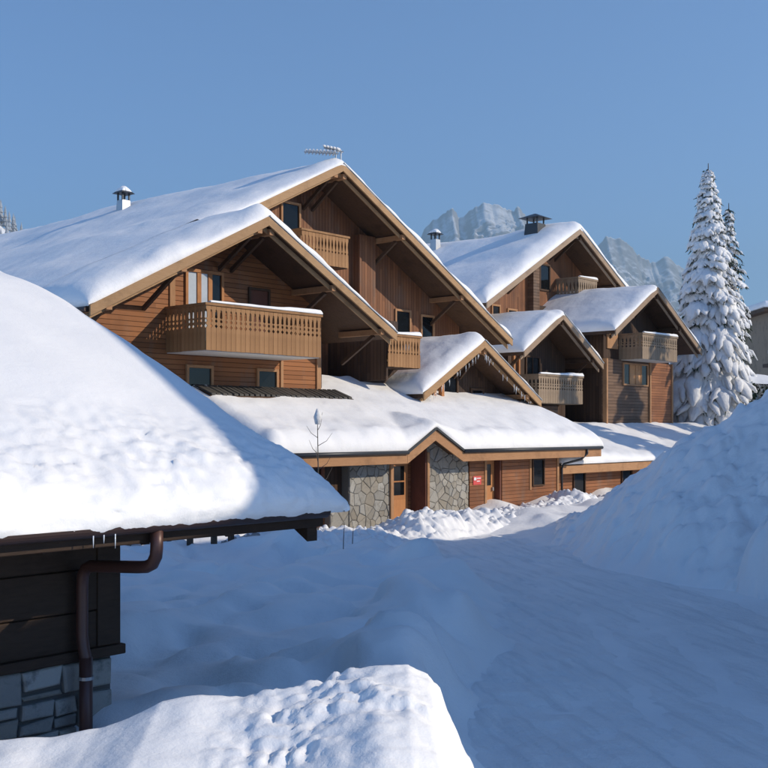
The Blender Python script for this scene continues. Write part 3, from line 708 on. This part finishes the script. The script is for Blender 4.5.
# ------------------------------------------------------------------ second chalet
c2 = thing('chalet', 'greyer chalet beyond, tall gable with two small snowy gables before it', 'chalet', (48, 38, 0))
XC0, XC, XC1, ZC = 39.95, 47.85, 55.9, 13.15; PC = .55
MB().prism([(41.1, -.5), (54.8, -.5), (54.8, ZC - (54.8 - XC) * PC - .18), (XC, ZC - .2), (41.1, ZC - (XC - 41.1) * PC - .18)], 30.6, 46, 'y').build('upper_wall', M['sid_v'], c2)
MB().box(46.0, 54.0, 30.3, 30.7, 6, 9.3).build('mid_wall', M['sid_dark'], c2)
roofC = gable_roof(c2, XC0, ZC - (XC - XC0) * PC, XC, ZC, XC1, ZC - (XC1 - XC) * PC, 29.0, 47, fas='fascia_grey', snow_t=.40, ywall=30.6, purl=(.03, .5), snow_kw=dict(seed=12, step=.22, und=.2, rimf=.9, rag=.1))
chimney(roofC, 46.9, 31.0, 12.9, .95, .62, 'metal', 'metal'); chimney(roofC, 46.8, 37.4, 12.9, .5, .55, 'steel', 'metal', 1); chimney(roofC, 46.2, 38.6, 12.5, .5, .6, 'steel', 'metal')
balcony(c2, 48.2, 50.05, 29.3, 30.6, 9.5, 10.85, 'bal_grey', 'soffit', style=1, wd=.2)
board(c2, 45.6, 46.15, 30.25, 30.7, 6.5, 11.6, 'sid_grey', 'pilaster')
window(c2, 42.6, 43.15, 7.6, 9.0, 30.6, 1, 'trim', 'glass'); window(c2, 43.9, 44.55, 7.5, 8.9, 30.6, 1, 'trim', 'glass'); window(c2, 41.6, 42.0, 7.6, 8.6, 30.6, 1, 'trim', 'glass')
window(c2, 46.7, 47.5, 10.2, 11.4, 30.6, 1, 'soffit', 'glass')
# gable E
XE0, XE, XE1, ZEE = 39.2, 42.25, 45.75, 8.3; PE = .60
MB().prism([(40.2, -.3), (44.9, -.3), (44.9, ZEE - (44.9 - XE) * PE - .18), (XE, ZEE - .2), (40.2, ZEE - (XE - 40.2) * PE - .18)], 28.0, 30.8, 'y').build('gable_wall', M['sid_dark'], c2)
gable_roof(c2, XE0, ZEE - (XE - XE0) * PE, XE, ZEE, XE1, ZEE - (XE1 - XE) * PE, 26.5, 30.7, fas='fascia_grey', edges='lrf', snow_t=.42, ywall=28.0, purl=(.05, .8), snow_kw=dict(seed=14, step=.13, rim=.5))
balcony(c2, 40.7, 44.4, 26.75, 28.0, 4.3, 5.58, 'bal_grey', 'bal_grey', style=0, wd=.19)
board(c2, 40.5, 40.62, 27.9, 28.05, 4.5, 6.8, 'door', 'post'); board(c2, 40.9, 41.02, 27.9, 28.05, 4.5, 6.9, 'door', 'post')
window(c2, 41.6, 42.6, 4.6, 6.4, 28.0, 2, 'soffit', 'glass', name='balcony_door')
MB().box(40.4, 43.0, 27.2, 28.02, 2.6, 4.2).build('under_wall', M['sid_grey'], c2); window(c2, 41.2, 42.0, 3.2, 3.9, 27.2, 1, 'soffit', 'glass')
# gable D
XD0, XD, XD1, ZD = 44.75, 48.75, 53.6, 9.98; PD = .575
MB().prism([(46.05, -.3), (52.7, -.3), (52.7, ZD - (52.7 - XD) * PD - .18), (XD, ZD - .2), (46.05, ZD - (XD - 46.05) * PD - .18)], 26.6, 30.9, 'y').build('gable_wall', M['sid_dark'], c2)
gable_roof(c2, XD0, ZD - (XD - XD0) * PD, XD, ZD, XD1, ZD - (XD1 - XD) * PD, 25.25, 31.0, fas='fascia_grey', edges='lrf', snow_t=.36, ywall=26.6, purl=(.05, .55), snow_kw=dict(seed=17, step=.14, rim=.4))
MB().box(46.03, 50.35, 26.5, 26.7, 2.4, 6.5).build('bay_front', M['sid_grey'], c2)
MB().prism([(50.36, 26.45), (52.75, 26.45), (52.75, 26.65), (50.36, 26.65)], 2.4, 6.5, 'z').build('bay_front', M['sid_low'], c2)
for x in (46.0, 50.3, 52.68): board(c2, x, x + .13, 26.40, 26.62, 2.4, 6.5, 'trim')
window(c2, 47.75, 50.1, 5.35, 6.3, 26.5, 4, 'trim', ['glass', 'shutter', 'shutter', 'glass'], fr=.08)
balcony(c2, 47.5, 51.1, 25.35, 26.6, 6.5, 7.75, 'bal_grey', 'slab', wd=.19)
board(c2, 46.3, 47.3, 26.53, 26.62, 7.0, 8.2, 'trim', 'wall_panel')
# lower wing at the foot of the second chalet
a2 = thing('low_annexe', 'lower snow covered wing running on past the end of the entrance wing', 'building', (46, 24.5, 0))
MB().box(36.3, 57, 23.5, 26.4, -.4, 1.62).build('wall', M['sid_low'], a2)
for x in (38.3, 42.2): window(a2, x, x + .8, .5, 1.35, 23.5, 1, 'soffit', 'glass', fr=.06)
r2 = MB().prism([(22.9, 1.66), (26.5, 2.98), (26.5, 3.1), (22.9, 1.78)], 36.35, 57.5, 'x').build('roof', M['soffit'], a2)
MB().box(36.35, 57.5, 22.85, 22.898, 1.42, 1.74).build('fascia_board', M['fascia_warm'], r2)
snow_sheet('snow_cover', r2, 36.4, 57.4, 22.86, 27.6, lambda X, Y: 1.78 + np.minimum(Y - 22.9, 3.6) * .367, lambda X, Y: .34 + 0 * X, 'lrf', rim=.32, step=.14, und=.06, lump=.06, seed=22, rag=.1)

# ------------------------------------------------------------------ near hut
hut = thing('hut', 'small dark timber hut on a stone base under deep snow', 'hut', (4, 11, 0))
HY, HZ, HP = 7.82, 2.43, .455
HR = 14.0; XH0, XH1 = -1.5, 7.98
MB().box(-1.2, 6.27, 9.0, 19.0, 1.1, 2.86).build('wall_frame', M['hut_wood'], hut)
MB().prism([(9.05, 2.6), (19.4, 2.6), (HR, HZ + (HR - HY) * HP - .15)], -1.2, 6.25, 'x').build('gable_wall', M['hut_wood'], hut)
MB().box(-1.2, 6.25, 9.02, 19.0, -.3, 1.1).build('stone_core', M['mortar_d'], hut)
z = 1.11
for k, hh in enumerate((.36, .40, .42, .46)):
    MB().box(-1.2, 6.28 + .004 * k, 8.955 - .006 * (k % 2), 8.999, z + .006, z + hh - .006).build('plank', M['hut_wood'], hut, bevel=.01); z += hh
MB().box(6.05, 6.31, 8.93, 9.12, 1.12, 2.86).build('corner_post', M['hut_wood'], hut, bevel=.012)
MB().box(-1.2, 6.35, 8.90, 9.1, 1.02, 1.118).build('sill_beam', M['hut_wood'], hut, bevel=.012)
# ashlar stones by random splitting
def ashlar(par, x0, x1, z0, z1, yf, mat, seed):
    rnd = random.Random(seed); out = []
    def split(a, b, c, d, lv):
        w_, h_ = b - a, d - c
        if lv > 0 and (w_ > .95 or h_ > .48 or (rnd.random() < .62 and w_ > .42) or (h_ > .26 and rnd.random() < .5)):
            if w_ > h_ * 1.7: s_ = a + w_ * rnd.uniform(.28, .72); split(a, s_, c, d, lv-1); split(s_, b, c, d, lv-1)
            else: s_ = c + h_ * rnd.uniform(.28, .72); split(a, b, c, s_, lv-1); split(a, b, s_, d, lv-1)
        else: out.append((a, b, c, d))
    split(x0, x1, z0, z1, 9)
    for a, b, c, d in out:
        j = .013; q = [(a + j, c + j), (b - j, c + j), (b - j, d - j), (a + j, d - j)]
        q = [(x + rnd.uniform(-.022, .022), zz + rnd.uniform(-.02, .02)) for x, zz in q]
        pr = rnd.uniform(.03, .06); mx, mz = (a+b)/2, (c+d)/2
        back = [(x, yf + .02, zz) for x, zz in q]; mid = [(x, yf - pr*.6, zz) for x, zz in q]; top = [(x - math.copysign(.02, x-mx), yf - pr + rnd.uniform(-.006, .006), zz - math.copysign(.018, zz-mz)) for x, zz in q]
        fs = [(s0+i, s0+(i+1)%4, s0+4+(i+1)%4, s0+4+i) for s0 in (0, 4) for i in range(4)] + [(8, 9, 10, 11)]
        MB().poly(back + mid + top, fs).build('stone', M[mat], par, bevel=.006)
ashlar(hut, 3.6, 6.25, .0, 1.01, 9.0, 'stone_hut', 12)
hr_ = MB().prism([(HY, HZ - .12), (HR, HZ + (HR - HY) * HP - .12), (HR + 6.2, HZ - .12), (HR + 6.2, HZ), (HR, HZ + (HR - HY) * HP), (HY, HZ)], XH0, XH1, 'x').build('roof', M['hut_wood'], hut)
MB().box(XH0, XH1 - .06, HY - .05, HY - .002, HZ - .22, HZ - .02).build('fascia_board', M['hut_wood'], hr_, bevel=.008)
gt = []
for k in range(11):
    a = math.pi * k / 10; gt.append((HY - .135 - .08 * math.cos(a), HZ - .045 - .08 * math.sin(a)))
gt += [(p[0] * .0 + HY - .135 + (p[0] - HY + .135) * .9, HZ - .045 + (p[1] - HZ + .045) * .9) for p in reversed(gt)]
MB().prism(gt, XH0, XH1 - .12, 'x').build('gutter', M['gutter'], hr_)
MB().box(7.75, 7.9, HY + .05, HR, HZ - .42 + .2, HZ - .24 + .2).build('purlin', M['hut_wood'], hr_) if False else None
MB().prism([(HY - .02, HZ - .36), (HY + .9, HZ + .2), (HY + .9, HZ + .28), (HY - .02, HZ - .13)], 7.72, 7.86, 'x').build('rafter_end', M['hut_wood'], hr_)
for i in range(9):
    x = XH0 + .6 + i * .95
    MB().prism([(HY + .02, HZ - .24), (HY + 1.2, HZ + .3), (HY + 1.2, HZ + .42), (HY + .02, HZ - .125)], x, x + .09, 'x').build('rafter_end', M['hut_wood'], hr_)
# rain pipe: outlet, swan neck back to the wall, down
MB().tube([(5.80, HY - .13, HZ - .1), (5.80, HY - .13, HZ - .26), (5.80, HY - .12, HZ - .33), (5.80, HY - .07, HZ - .40), (5.79, HY, HZ - .43), (5.78, HY + .1, HZ - .44), (5.82, 8.70, HZ - .50), (5.82, 8.78, HZ - .53), (5.82, 8.83, HZ - .60), (5.82, 8.84, HZ - .70), (5.82, 8.84, 1.27), (5.82, 8.82, 1.17), (5.82, 8.79, 1.09), (5.82, 8.78, 1.0)], .056, 14).build('swan_neck_pipe', M['pipe'], hut, smooth=True)
dp = MB().tube([(5.82, 8.78, 1.08), (5.82, 8.78, -.1)], .062, 14).build('downpipe', M['pipe'], hut, smooth=True)
MB().tube([(5.82, 8.78, .875), (5.82, 8.78, .905)], .070, 14).build('pipe_clamp', M['steel'], dp)
for x, L in ((5.12, .10), (5.22, .07), (5.33, .12)):
    MB().tube([(x, HY - .2, HZ - .1), (x, HY - .2, HZ - .1 - L * .6), (x, HY - .2, HZ - .1 - L)], [.006, .004, .001], 6).build('icicle', M['ice'], hr_, smooth=True)
# snow
def hut_base(X, Y):
    a = HZ + (Y - HY) * HP; b = HZ + (HR + 6.2 - Y) * HP
    return np.minimum(a, b) - .22 * np.exp(-((Y - HR) / .8) ** 2)
def hut_thick(X, Y):
    return .37 + .12 * np.exp(-((Y - 10.2) / 1.6) ** 2 - ((X - 5.6) / 1.5) ** 2) - .10 * np.exp(-((Y - 10) / 2.2) ** 2 - ((X - 4.2) / .5) ** 2)
snow_sheet('snow_cover', hr_, XH0, XH1 + .06, HY - .20, HR + 6.2, hut_base, hut_thick, 'lrfb', rim=.40, bulge=.07, step=.042, rag=.10, mat='snow_hut', seed=31, und=.05, lump=.015, lump_edge=.042, rn=22)

# ------------------------------------------------------------------ trees and shrubs
def spruce(name, label, loc, h, R0, seed, group=None, snow=1.0, nb=150):
    rnd = random.Random(seed); t = thing(name, label, 'tree', loc, group); L0 = Vector(loc)
    MB().tube([L0 + Vector((0,0,-.3)), L0 + Vector((.03,0,h*.5)), L0 + Vector((0,0,h))], [.26, .15, .02], 8).build('trunk', M['bark'], t, smooth=True)
    sn = MB(); ne = MB(); br = MB()
    for k in range(nb):
        q = (k + rnd.random() * .8) / nb; zf = .05 + .93 * q
        R = R0 * (1 - zf) ** .88 * rnd.uniform(.55, 1.2) + .10
        az = k * 2.39996 + rnd.uniform(-.35, .35); droop = rnd.uniform(.55, 1.1) * (1.2 - .55 * zf)
        d = Vector((math.cos(az), math.sin(az), 0)); s_ = Vector((-d.y, d.x, 0))
        def pt(u, L=R, dr=droop, dd=d): return L0 + Vector((0, 0, h * zf)) + dd * (L * (u - .12 * u * u)) + Vector((0, 0, L * (.12 * u - dr * u * u * .95)))
        P = [pt(u) for u in (0, .3, .55, .8, 1)]
        br.tube(P, [.035, .03, .022, .014, .006], 4)
        twigs = [(P, 1.0)]
        for sd in (-1, 1):
            for u0 in ((.35, .62) if R > 1.0 else (.5,)):
                p0 = pt(u0); l = R * (1 - u0) * rnd.uniform(.6, .95) + .12; dd = (d * .75 + s_ * sd * .75).normalized()
                twigs.append(([p0 + dd * (l * v) + Vector((0, 0, -l * droop * v * (.35 + .6 * v))) for v in (0, .35, .7, 1)], .72))
        for pts, wgt in twigs:
            n_ = len(pts); Lt = (pts[-1] - pts[0]).length
            wd = (.17 + .135 * Lt) * wgt * snow ** .5 * rnd.uniform(.8, 1.2)
            if rnd.random() < 1.0 * snow:
                up = Vector((0, 0, .05 + .03 * rnd.random()))
                pp = []; rr = []
                for i in range(len(pts) - 1):
                    for v in (0, .5):
                        pp.append(pts[i].lerp(pts[i+1], v) + up + Vector((rnd.uniform(-.04, .04), rnd.uniform(-.04, .04), rnd.uniform(-.03, .05))))
                        tt = (i + v) / (n_ - 1); rr.append(wd * (math.sin(math.pi * min(1, .18 + .78 * tt)) ** .6) * rnd.uniform(.6, 1.3))
                pp.append(pts[-1] + up * .5); rr.append(wd * .22)
                if zf < .97: sn.tube(pp, rr, 6, flat=.55)
            for i in range(int((3 + 3.5 * Lt) * (1.8 - .9 * snow))):
                u = rnd.random() ** .8 * (n_ - 1.001); a = int(u); p = pts[a].lerp(pts[a+1], u - a)
                dr = (pts[a+1] - pts[a]).normalized() * rnd.uniform(.2, .9) + Vector((rnd.uniform(-.7, .7), rnd.uniform(-.7, .7), rnd.uniform(-1.1, .1)))
                L = rnd.uniform(.14, .36) * (1.1 - .4 * zf); e = dr.normalized() * L; sdv = e.cross(Vector((rnd.uniform(-1, 1), rnd.uniform(-1, 1), rnd.uniform(-1, 1)))).normalized() * .04
                ne.poly([p - sdv, p + sdv, p + e + sdv * .3, p + e - sdv * .3], [(0, 1, 2, 3)])
    br.build('limbs', M['bark'], t, fix=False)
    ne.build('crown', M['needle'], t, fix=False); sn.build('branch_snow', M['snow_tree'], t, smooth=True, fix=False)
    return t
def at_px(x, depth): u = (x - 384) / 1100; return rf(u * depth, depth)
tx, ty = 58.55, 27.15
sp1 = spruce('spruce_tree', 'tall spruce thickly plastered with snow beside the farther chalet', (tx, ty, 1.2), 16.9, 3.6, 11, nb=300)
x2, y2 = rf(21.0, 67)
sp2 = spruce('spruce_tree', 'thinner darker spruce with little snow, standing behind the snow plastered one', (x2, y2, 1.0), 15.9, 3.0, 23, snow=.72, nb=140)
# spruces standing on the sunny side, out of view, that throw the shade on the farther chalet
for i, (r, f, s_) in enumerate(((25, 47.5, 1.05), (28, 51.5, 1.15), (27, 55.8, 1.05))):
    x, y = rf(r, f); dup(sp2, (x, y, 0), i * 1.7, (s_, s_, s_), 'spruce throwing shade on the farther chalet', 'spruces on the sunny side of the road')

# sapling and stems
def sapling(name, label, x, y, h, seed, clump=False):
    rnd = random.Random(seed); t = thing(name, label, 'sapling', (x, y, 0)); L0 = Vector((x, y, 0))
    MB().tube([L0, L0 + Vector((.03, .02, h * .5)), L0 + Vector((.0, .03, h))], [.025, .018, .007], 6).build('trunk', M['twig'], t)
    for k in range(9):
        z = h * (.45 + .06 * k); a = k * 2.4; l = .55 * (1.1 - z / h) + .2
        MB().tube([L0 + Vector((.01, .02, z)), L0 + Vector((math.cos(a) * l * .6, math.sin(a) * l * .6, z + l * .35)), L0 + Vector((math.cos(a) * l, math.sin(a) * l, z + l * .9))], [.010, .007, .003], 5).build('branch', M['twig'], t)
    if clump:
        b = MB()
        for k in range(4): b.tube([L0 + Vector((-.05 + .05 * k, .03 * k, h - .32 + .05 * (k % 2))), L0 + Vector((-.04 + .05 * k, .03 * k, h - .12)), L0 + Vector((-.02 + .03 * k, .02 * k, h + .10))], [.05, .10, .03], 7)
        b.build('snow_clump', M['snow_tree'], t, smooth=True)
    return t
sapling('bare_sapling', 'bare thin sapling with a snow clump at its tip', 21.15, 20.95, 3.62, 3, True)
for i, (px, d_, h) in enumerate(((343, 24.5, .75), (352, 25.2, .6))):
    x, y = at_px(px, d_); t = MB().tube([(x, y, 0), (x + .02, y, h * .6 + .3), (x + .05, y, h + .35)], [.012, .010, .004], 5).build('dry_weed', M['twig'])
    tag(t, 'thin dry stem poking out of the shaded garden snow', 'stem', 'dry stems in the garden snow')
for i, px in enumerate((168, 190, 214, 231)):
    x, y = at_px(px, 26 + .5 * i); h = .55 + .1 * (i % 2)
    p = thing('wooden_post', 'short dark fence post sticking out of the snow beyond the hut', 'post', (x, y, 0), 'fence posts beyond the hut')
    MB().box(x - .06, x + .06, y - .06, y + .06, -.1, .35 + h).build('shaft', M['bark'], p, bevel=.01)
    snow_sheet('snow_cap', p, x - .075, x + .075, y - .075, y + .075, lambda X, Y: .352 + h + 0 * X, lambda X, Y: .12 + 0 * X, 'lrfb', rim=.07, step=.03, und=.0, bulge=.01, rag=.0)
x, y = at_px(124, 27); hb = MB(); rnd = random.Random(5)
for i in range(420):
    p = Vector((x + rnd.uniform(-1.1, .9), y + rnd.uniform(-.5, .5), .1 + abs(rnd.gauss(.35, .22)))); e = Vector((rnd.uniform(-1,1), rnd.uniform(-1,1), rnd.uniform(-.3,1))).normalized() * .16; s_ = e.cross(Vector((0,0,1))).normalized() * .04
    hb.poly([p - s_, p + s_, p + e + s_ * .4, p + e - s_ * .4], [(0,1,2,3)])
tag(hb.build('dry_bush', M['dry'], fix=False), 'low bush of dry brown leaves beyond the hut', 'bush')

# ------------------------------------------------------------------ things past the spruces on the right
fb = thing('far_house', 'distant house with flat snowy roofs past the spruce', 'house', (*at_px(775, 95), 0))
bx_, by_ = at_px(788, 95)
def rbox(m, r0, r1, f0, f1, z0, z1):
    P = [rf(r0, f0), rf(r1, f0), rf(r1, f1), rf(r0, f1)]
    return m.prism(P, z0, z1, 'z')
rbox(MB(), 33.3, 44, 95, 104, -1, 13.2).build('wall', M['bal_grey'], fb)
rfb = rbox(MB(), 32.5, 45, 94, 105, 13.2, 13.5).build('roof', M['soffit'], fb)
rbox(MB(), 32.4, 45.1, 93.9, 105, 13.52, 14.1).build('snow_cover', M['snow_roof'], rfb, bevel=.2)
ba = rbox(MB(), 32.699999999999996, 44, 93.2, 95, 8.4, 8.7).build('balcony', M['sid_dark'], fb); rbox(MB(), 32.6, 44.1, 93.1, 93.3, 8.72, 9.5).build('parapet', M['bal_grey'], ba); rbox(MB(), 32.6, 44.1, 93.05, 93.4, 9.52, 9.8).build('parapet_snow', M['snow_roof'], ba)
for r in (33.6, 35.4, 37.2):
    wnd = rbox(MB(), r, r + 1.3, 94.9, 95.02, 10.2, 12.2).build('window', M['trim'], fb); rbox(MB(), r + .1, r + 1.2, 94.86, 94.9, 10.3, 12.1).build('pane', M['glass'], wnd)
# clipped hedge with snow
hx = []
hd = thing('hedge', 'dark hedge with a snow cap behind the ploughed heap', 'hedge', (*rf(25, 66), 0))
hm = MB(); rnd = random.Random(9)
for i in range(2600):
    r, f, z = rnd.uniform(21.5, 30), rnd.uniform(65.2, 66.8), rnd.uniform(.2, 5.9); x, y = rf(r, f); p = Vector((x, y, z)); e = Vector((rnd.uniform(-1,1), rnd.uniform(-1,1), rnd.uniform(-.6,.8))).normalized() * .42; s_ = e.cross(Vector((.3,.2,1))).normalized() * .11
    hm.poly([p - s_, p + s_, p + e + s_ * .4, p + e - s_ * .4], [(0,1,2,3)])
hm.build('foliage', M['needle'], hd, fix=False)
r_, f_ = np.meshgrid(np.linspace(21.3, 30.2, 60), np.linspace(65, 67, 14))
zz = 5.75 + .55 * np.sqrt(np.clip(1 - ((f_ - 66) / 1.02) ** 2, 0, 1)) + .25 * fbm(r_ * .8, f_ * .8, 3, 7)
grid_mesh('snow_cover', SX * r_ + CX * f_, -CX * r_ + SX * f_, zz, M['snow_roof'], hd)

# ------------------------------------------------------------------ chalet across the road (out of view, throws the shade on road and heap)
c3 = thing('chalet', 'large unseen chalet across the road, shaped to shade the road and ploughed heap', 'chalet', (*rf(20, 20.6), 0))
def rfprism(prof, r0, r1):   # outline in (f, z) extruded along r
    m = MB(); n_ = len(prof)
    m.poly([(*rf(r0, f), z) for f, z in prof] + [(*rf(r1, f), z) for f, z in prof], [tuple(range(n_)), tuple(range(2*n_-1, n_-1, -1))] + [(i, (i+1) % n_, (i+1) % n_ + n_, i + n_) for i in range(n_)]); return m
rfprism([(6.6, -.5), (30.2, -.5), (30.2, 4.4), (17.5, 15.5), (11.26, 10.9), (9.0, 9.0), (6.6, 8.8)], 14, 30).build('wall', M['sid_v'], c3)
TOP = [(5.85, 9.55), (7.9, 9.3), (9.2, 10.4), (11.26, 12.75), (17.5, 16.4), (31.5, 3.7)]  # unseen roofline, bent to set the shadow edges on hut and road
r3 = rfprism(TOP + [(f, z - .25) for f, z in reversed(TOP)], 12.6, 31).build('roof', M['soffit'], c3)
rfprism([(f, z + .35) for f, z in TOP] + [(f, z + .01) for f, z in reversed(TOP)], 12.65, 30.9).build('snow_cover', M['snow_roof'], r3, bevel=.1)

# ------------------------------------------------------------------ mountains, wooded hill, haze
def mountain(name, peaks, dist, half, seed, n_=520):
    """peaks: (px, py) skyline points in order; a rugged massif of that silhouette at that distance"""
    xs = np.array([p[0] for p in peaks]); hs = np.array([(428 - p[1]) / 1100 * dist + EYE for p in peaks]); rs = (xs - 384) / 1100 * dist
    r, q = np.meshgrid(np.linspace(rs[0] - half, rs[-1] + half, n_), np.linspace(-1, 1, n_))
    rp = np.concatenate([[rs[0] - half], rs, [rs[-1] + half]]); hp = np.concatenate([[0], hs, [0]])
    crest = np.interp(r, rp, hp)
    f = dist + q * half
    k_ = dist / 2000; rg = 0; a = 1.0; s_ = 1 / (110. * k_)
    wob = 60 * k_ * fbm(r / (160 * k_), f / (160 * k_), 3, seed + 60)
    for k in range(6): rg = rg + a * (.5 - np.abs(vn((r + wob) * s_ + 3 * k, f * s_ * (.28 + .12 * k), seed + k)) * 2); a *= .66; s_ *= 2.0
    amp = np.clip(crest / (300 * k_), 0, 1) * k_
    crest = crest + amp * (8 * (.5 - 2 * np.abs(vn(r / (28 * k_), 0 * r, seed + 40))) + 8 * vn(r / (9 * k_), 0 * r, seed + 41) + 6 * vn(r / (4 * k_), 0 * r, seed + 42))
    z = crest * (1 - np.abs(q) ** .85) + rg * 34 * amp * (.04 + np.minimum(1, np.abs(q) * 5))
    X, Y = SX * r + CX * f, -CX * r + SX * f
    return struct(grid_mesh(name, X, Y, z - 4, M['rock']))
DM = 5000
mountain('mountain', [(300, 330), (400, 258), (424, 232), (440, 214), (452, 209), (462, 215), (475, 205), (492, 200), (505, 203), (515, 210), (522, 207), (530, 226), (548, 250), (575, 262)], DM, 1500, 5)
mountain('mountain', [(560, 300), (585, 268), (598, 244), (608, 238), (620, 237), (630, 246), (640, 258), (650, 262), (662, 254), (672, 258), (684, 270), (700, 282), (730, 300), (770, 318), (830, 330)], DM * 1.12, 1400, 6)
# wooded hill at the left
r, f = np.meshgrid(np.linspace(-420, -60, 60), np.linspace(380, 760, 50))
def hill_h(r, f): return 128 * np.exp(-((r + 222) / 84) ** 2 - ((f - 560) / 110) ** 2) + 6 * fbm(r / 40., f / 40., 3, 3) - 8
X, Y = SX * r + CX * f, -CX * r + SX * f
struct(grid_mesh('wooded_hill', X, Y, hill_h(r, f), M['snow']))
wd_ = MB(); ws = MB(); rnd = random.Random(4)
for i in range(900):
    r_ = rnd.uniform(-300, -90); f_ = rnd.uniform(440, 600); z = float(hill_h(np.array(r_), np.array(f_))); x, y = rf(r_, f_); h = rnd.uniform(7, 13)
    for k in range(4):
        z0 = z + h * (.12 + .2 * k); R = h * .17 * (1 - .2 * k); n_ = 6; a0 = rnd.random()
        base = [(x + R * math.cos(a0 + 2*math.pi*j/n_) * rnd.uniform(.7, 1.2), y + R * math.sin(a0 + 2*math.pi*j/n_) * rnd.uniform(.7, 1.2), z0) for j in range(n_)]
        wd_.poly(base + [(x, y, z0 + h * .36)], [(j, (j+1) % n_, n_) for j in range(n_)])
wo = wd_.build('far_wood', plain('frosted_wood', (.38, .40, .42), .9, 0, .2, .5), fix=False)
wo['kind'] = 'stuff'; wo['label'] = 'frosted conifer wood on the hill behind the big chalet'; wo['category'] = 'wood'

HZ_TOP = 1130
m = MB(); P = [rf(-3600, -60), rf(4200, -60), rf(4200, 7200), rf(-3600, 7200)]
m.prism(P, -14, HZ_TOP, 'z')
hm_ = bpy.data.materials.new('haze_air'); hm_.use_nodes = True; n = hm_.node_tree.nodes; n.remove(n['Principled BSDF'])
pv = n.new('ShaderNodeVolumePrincipled'); pv.inputs['Color'].default_value = (.60, .86, 1, 1); pv.inputs['Density'].default_value = .0002; pv.inputs['Anisotropy'].default_value = .2
hm_.node_tree.links.new(pv.outputs[0], n['Material Output'].inputs['Volume'])
hz = m.build('haze', hm_); hz['kind'] = 'stuff'; hz['label'] = 'thin pale winter haze in the air'; hz['category'] = 'haze'
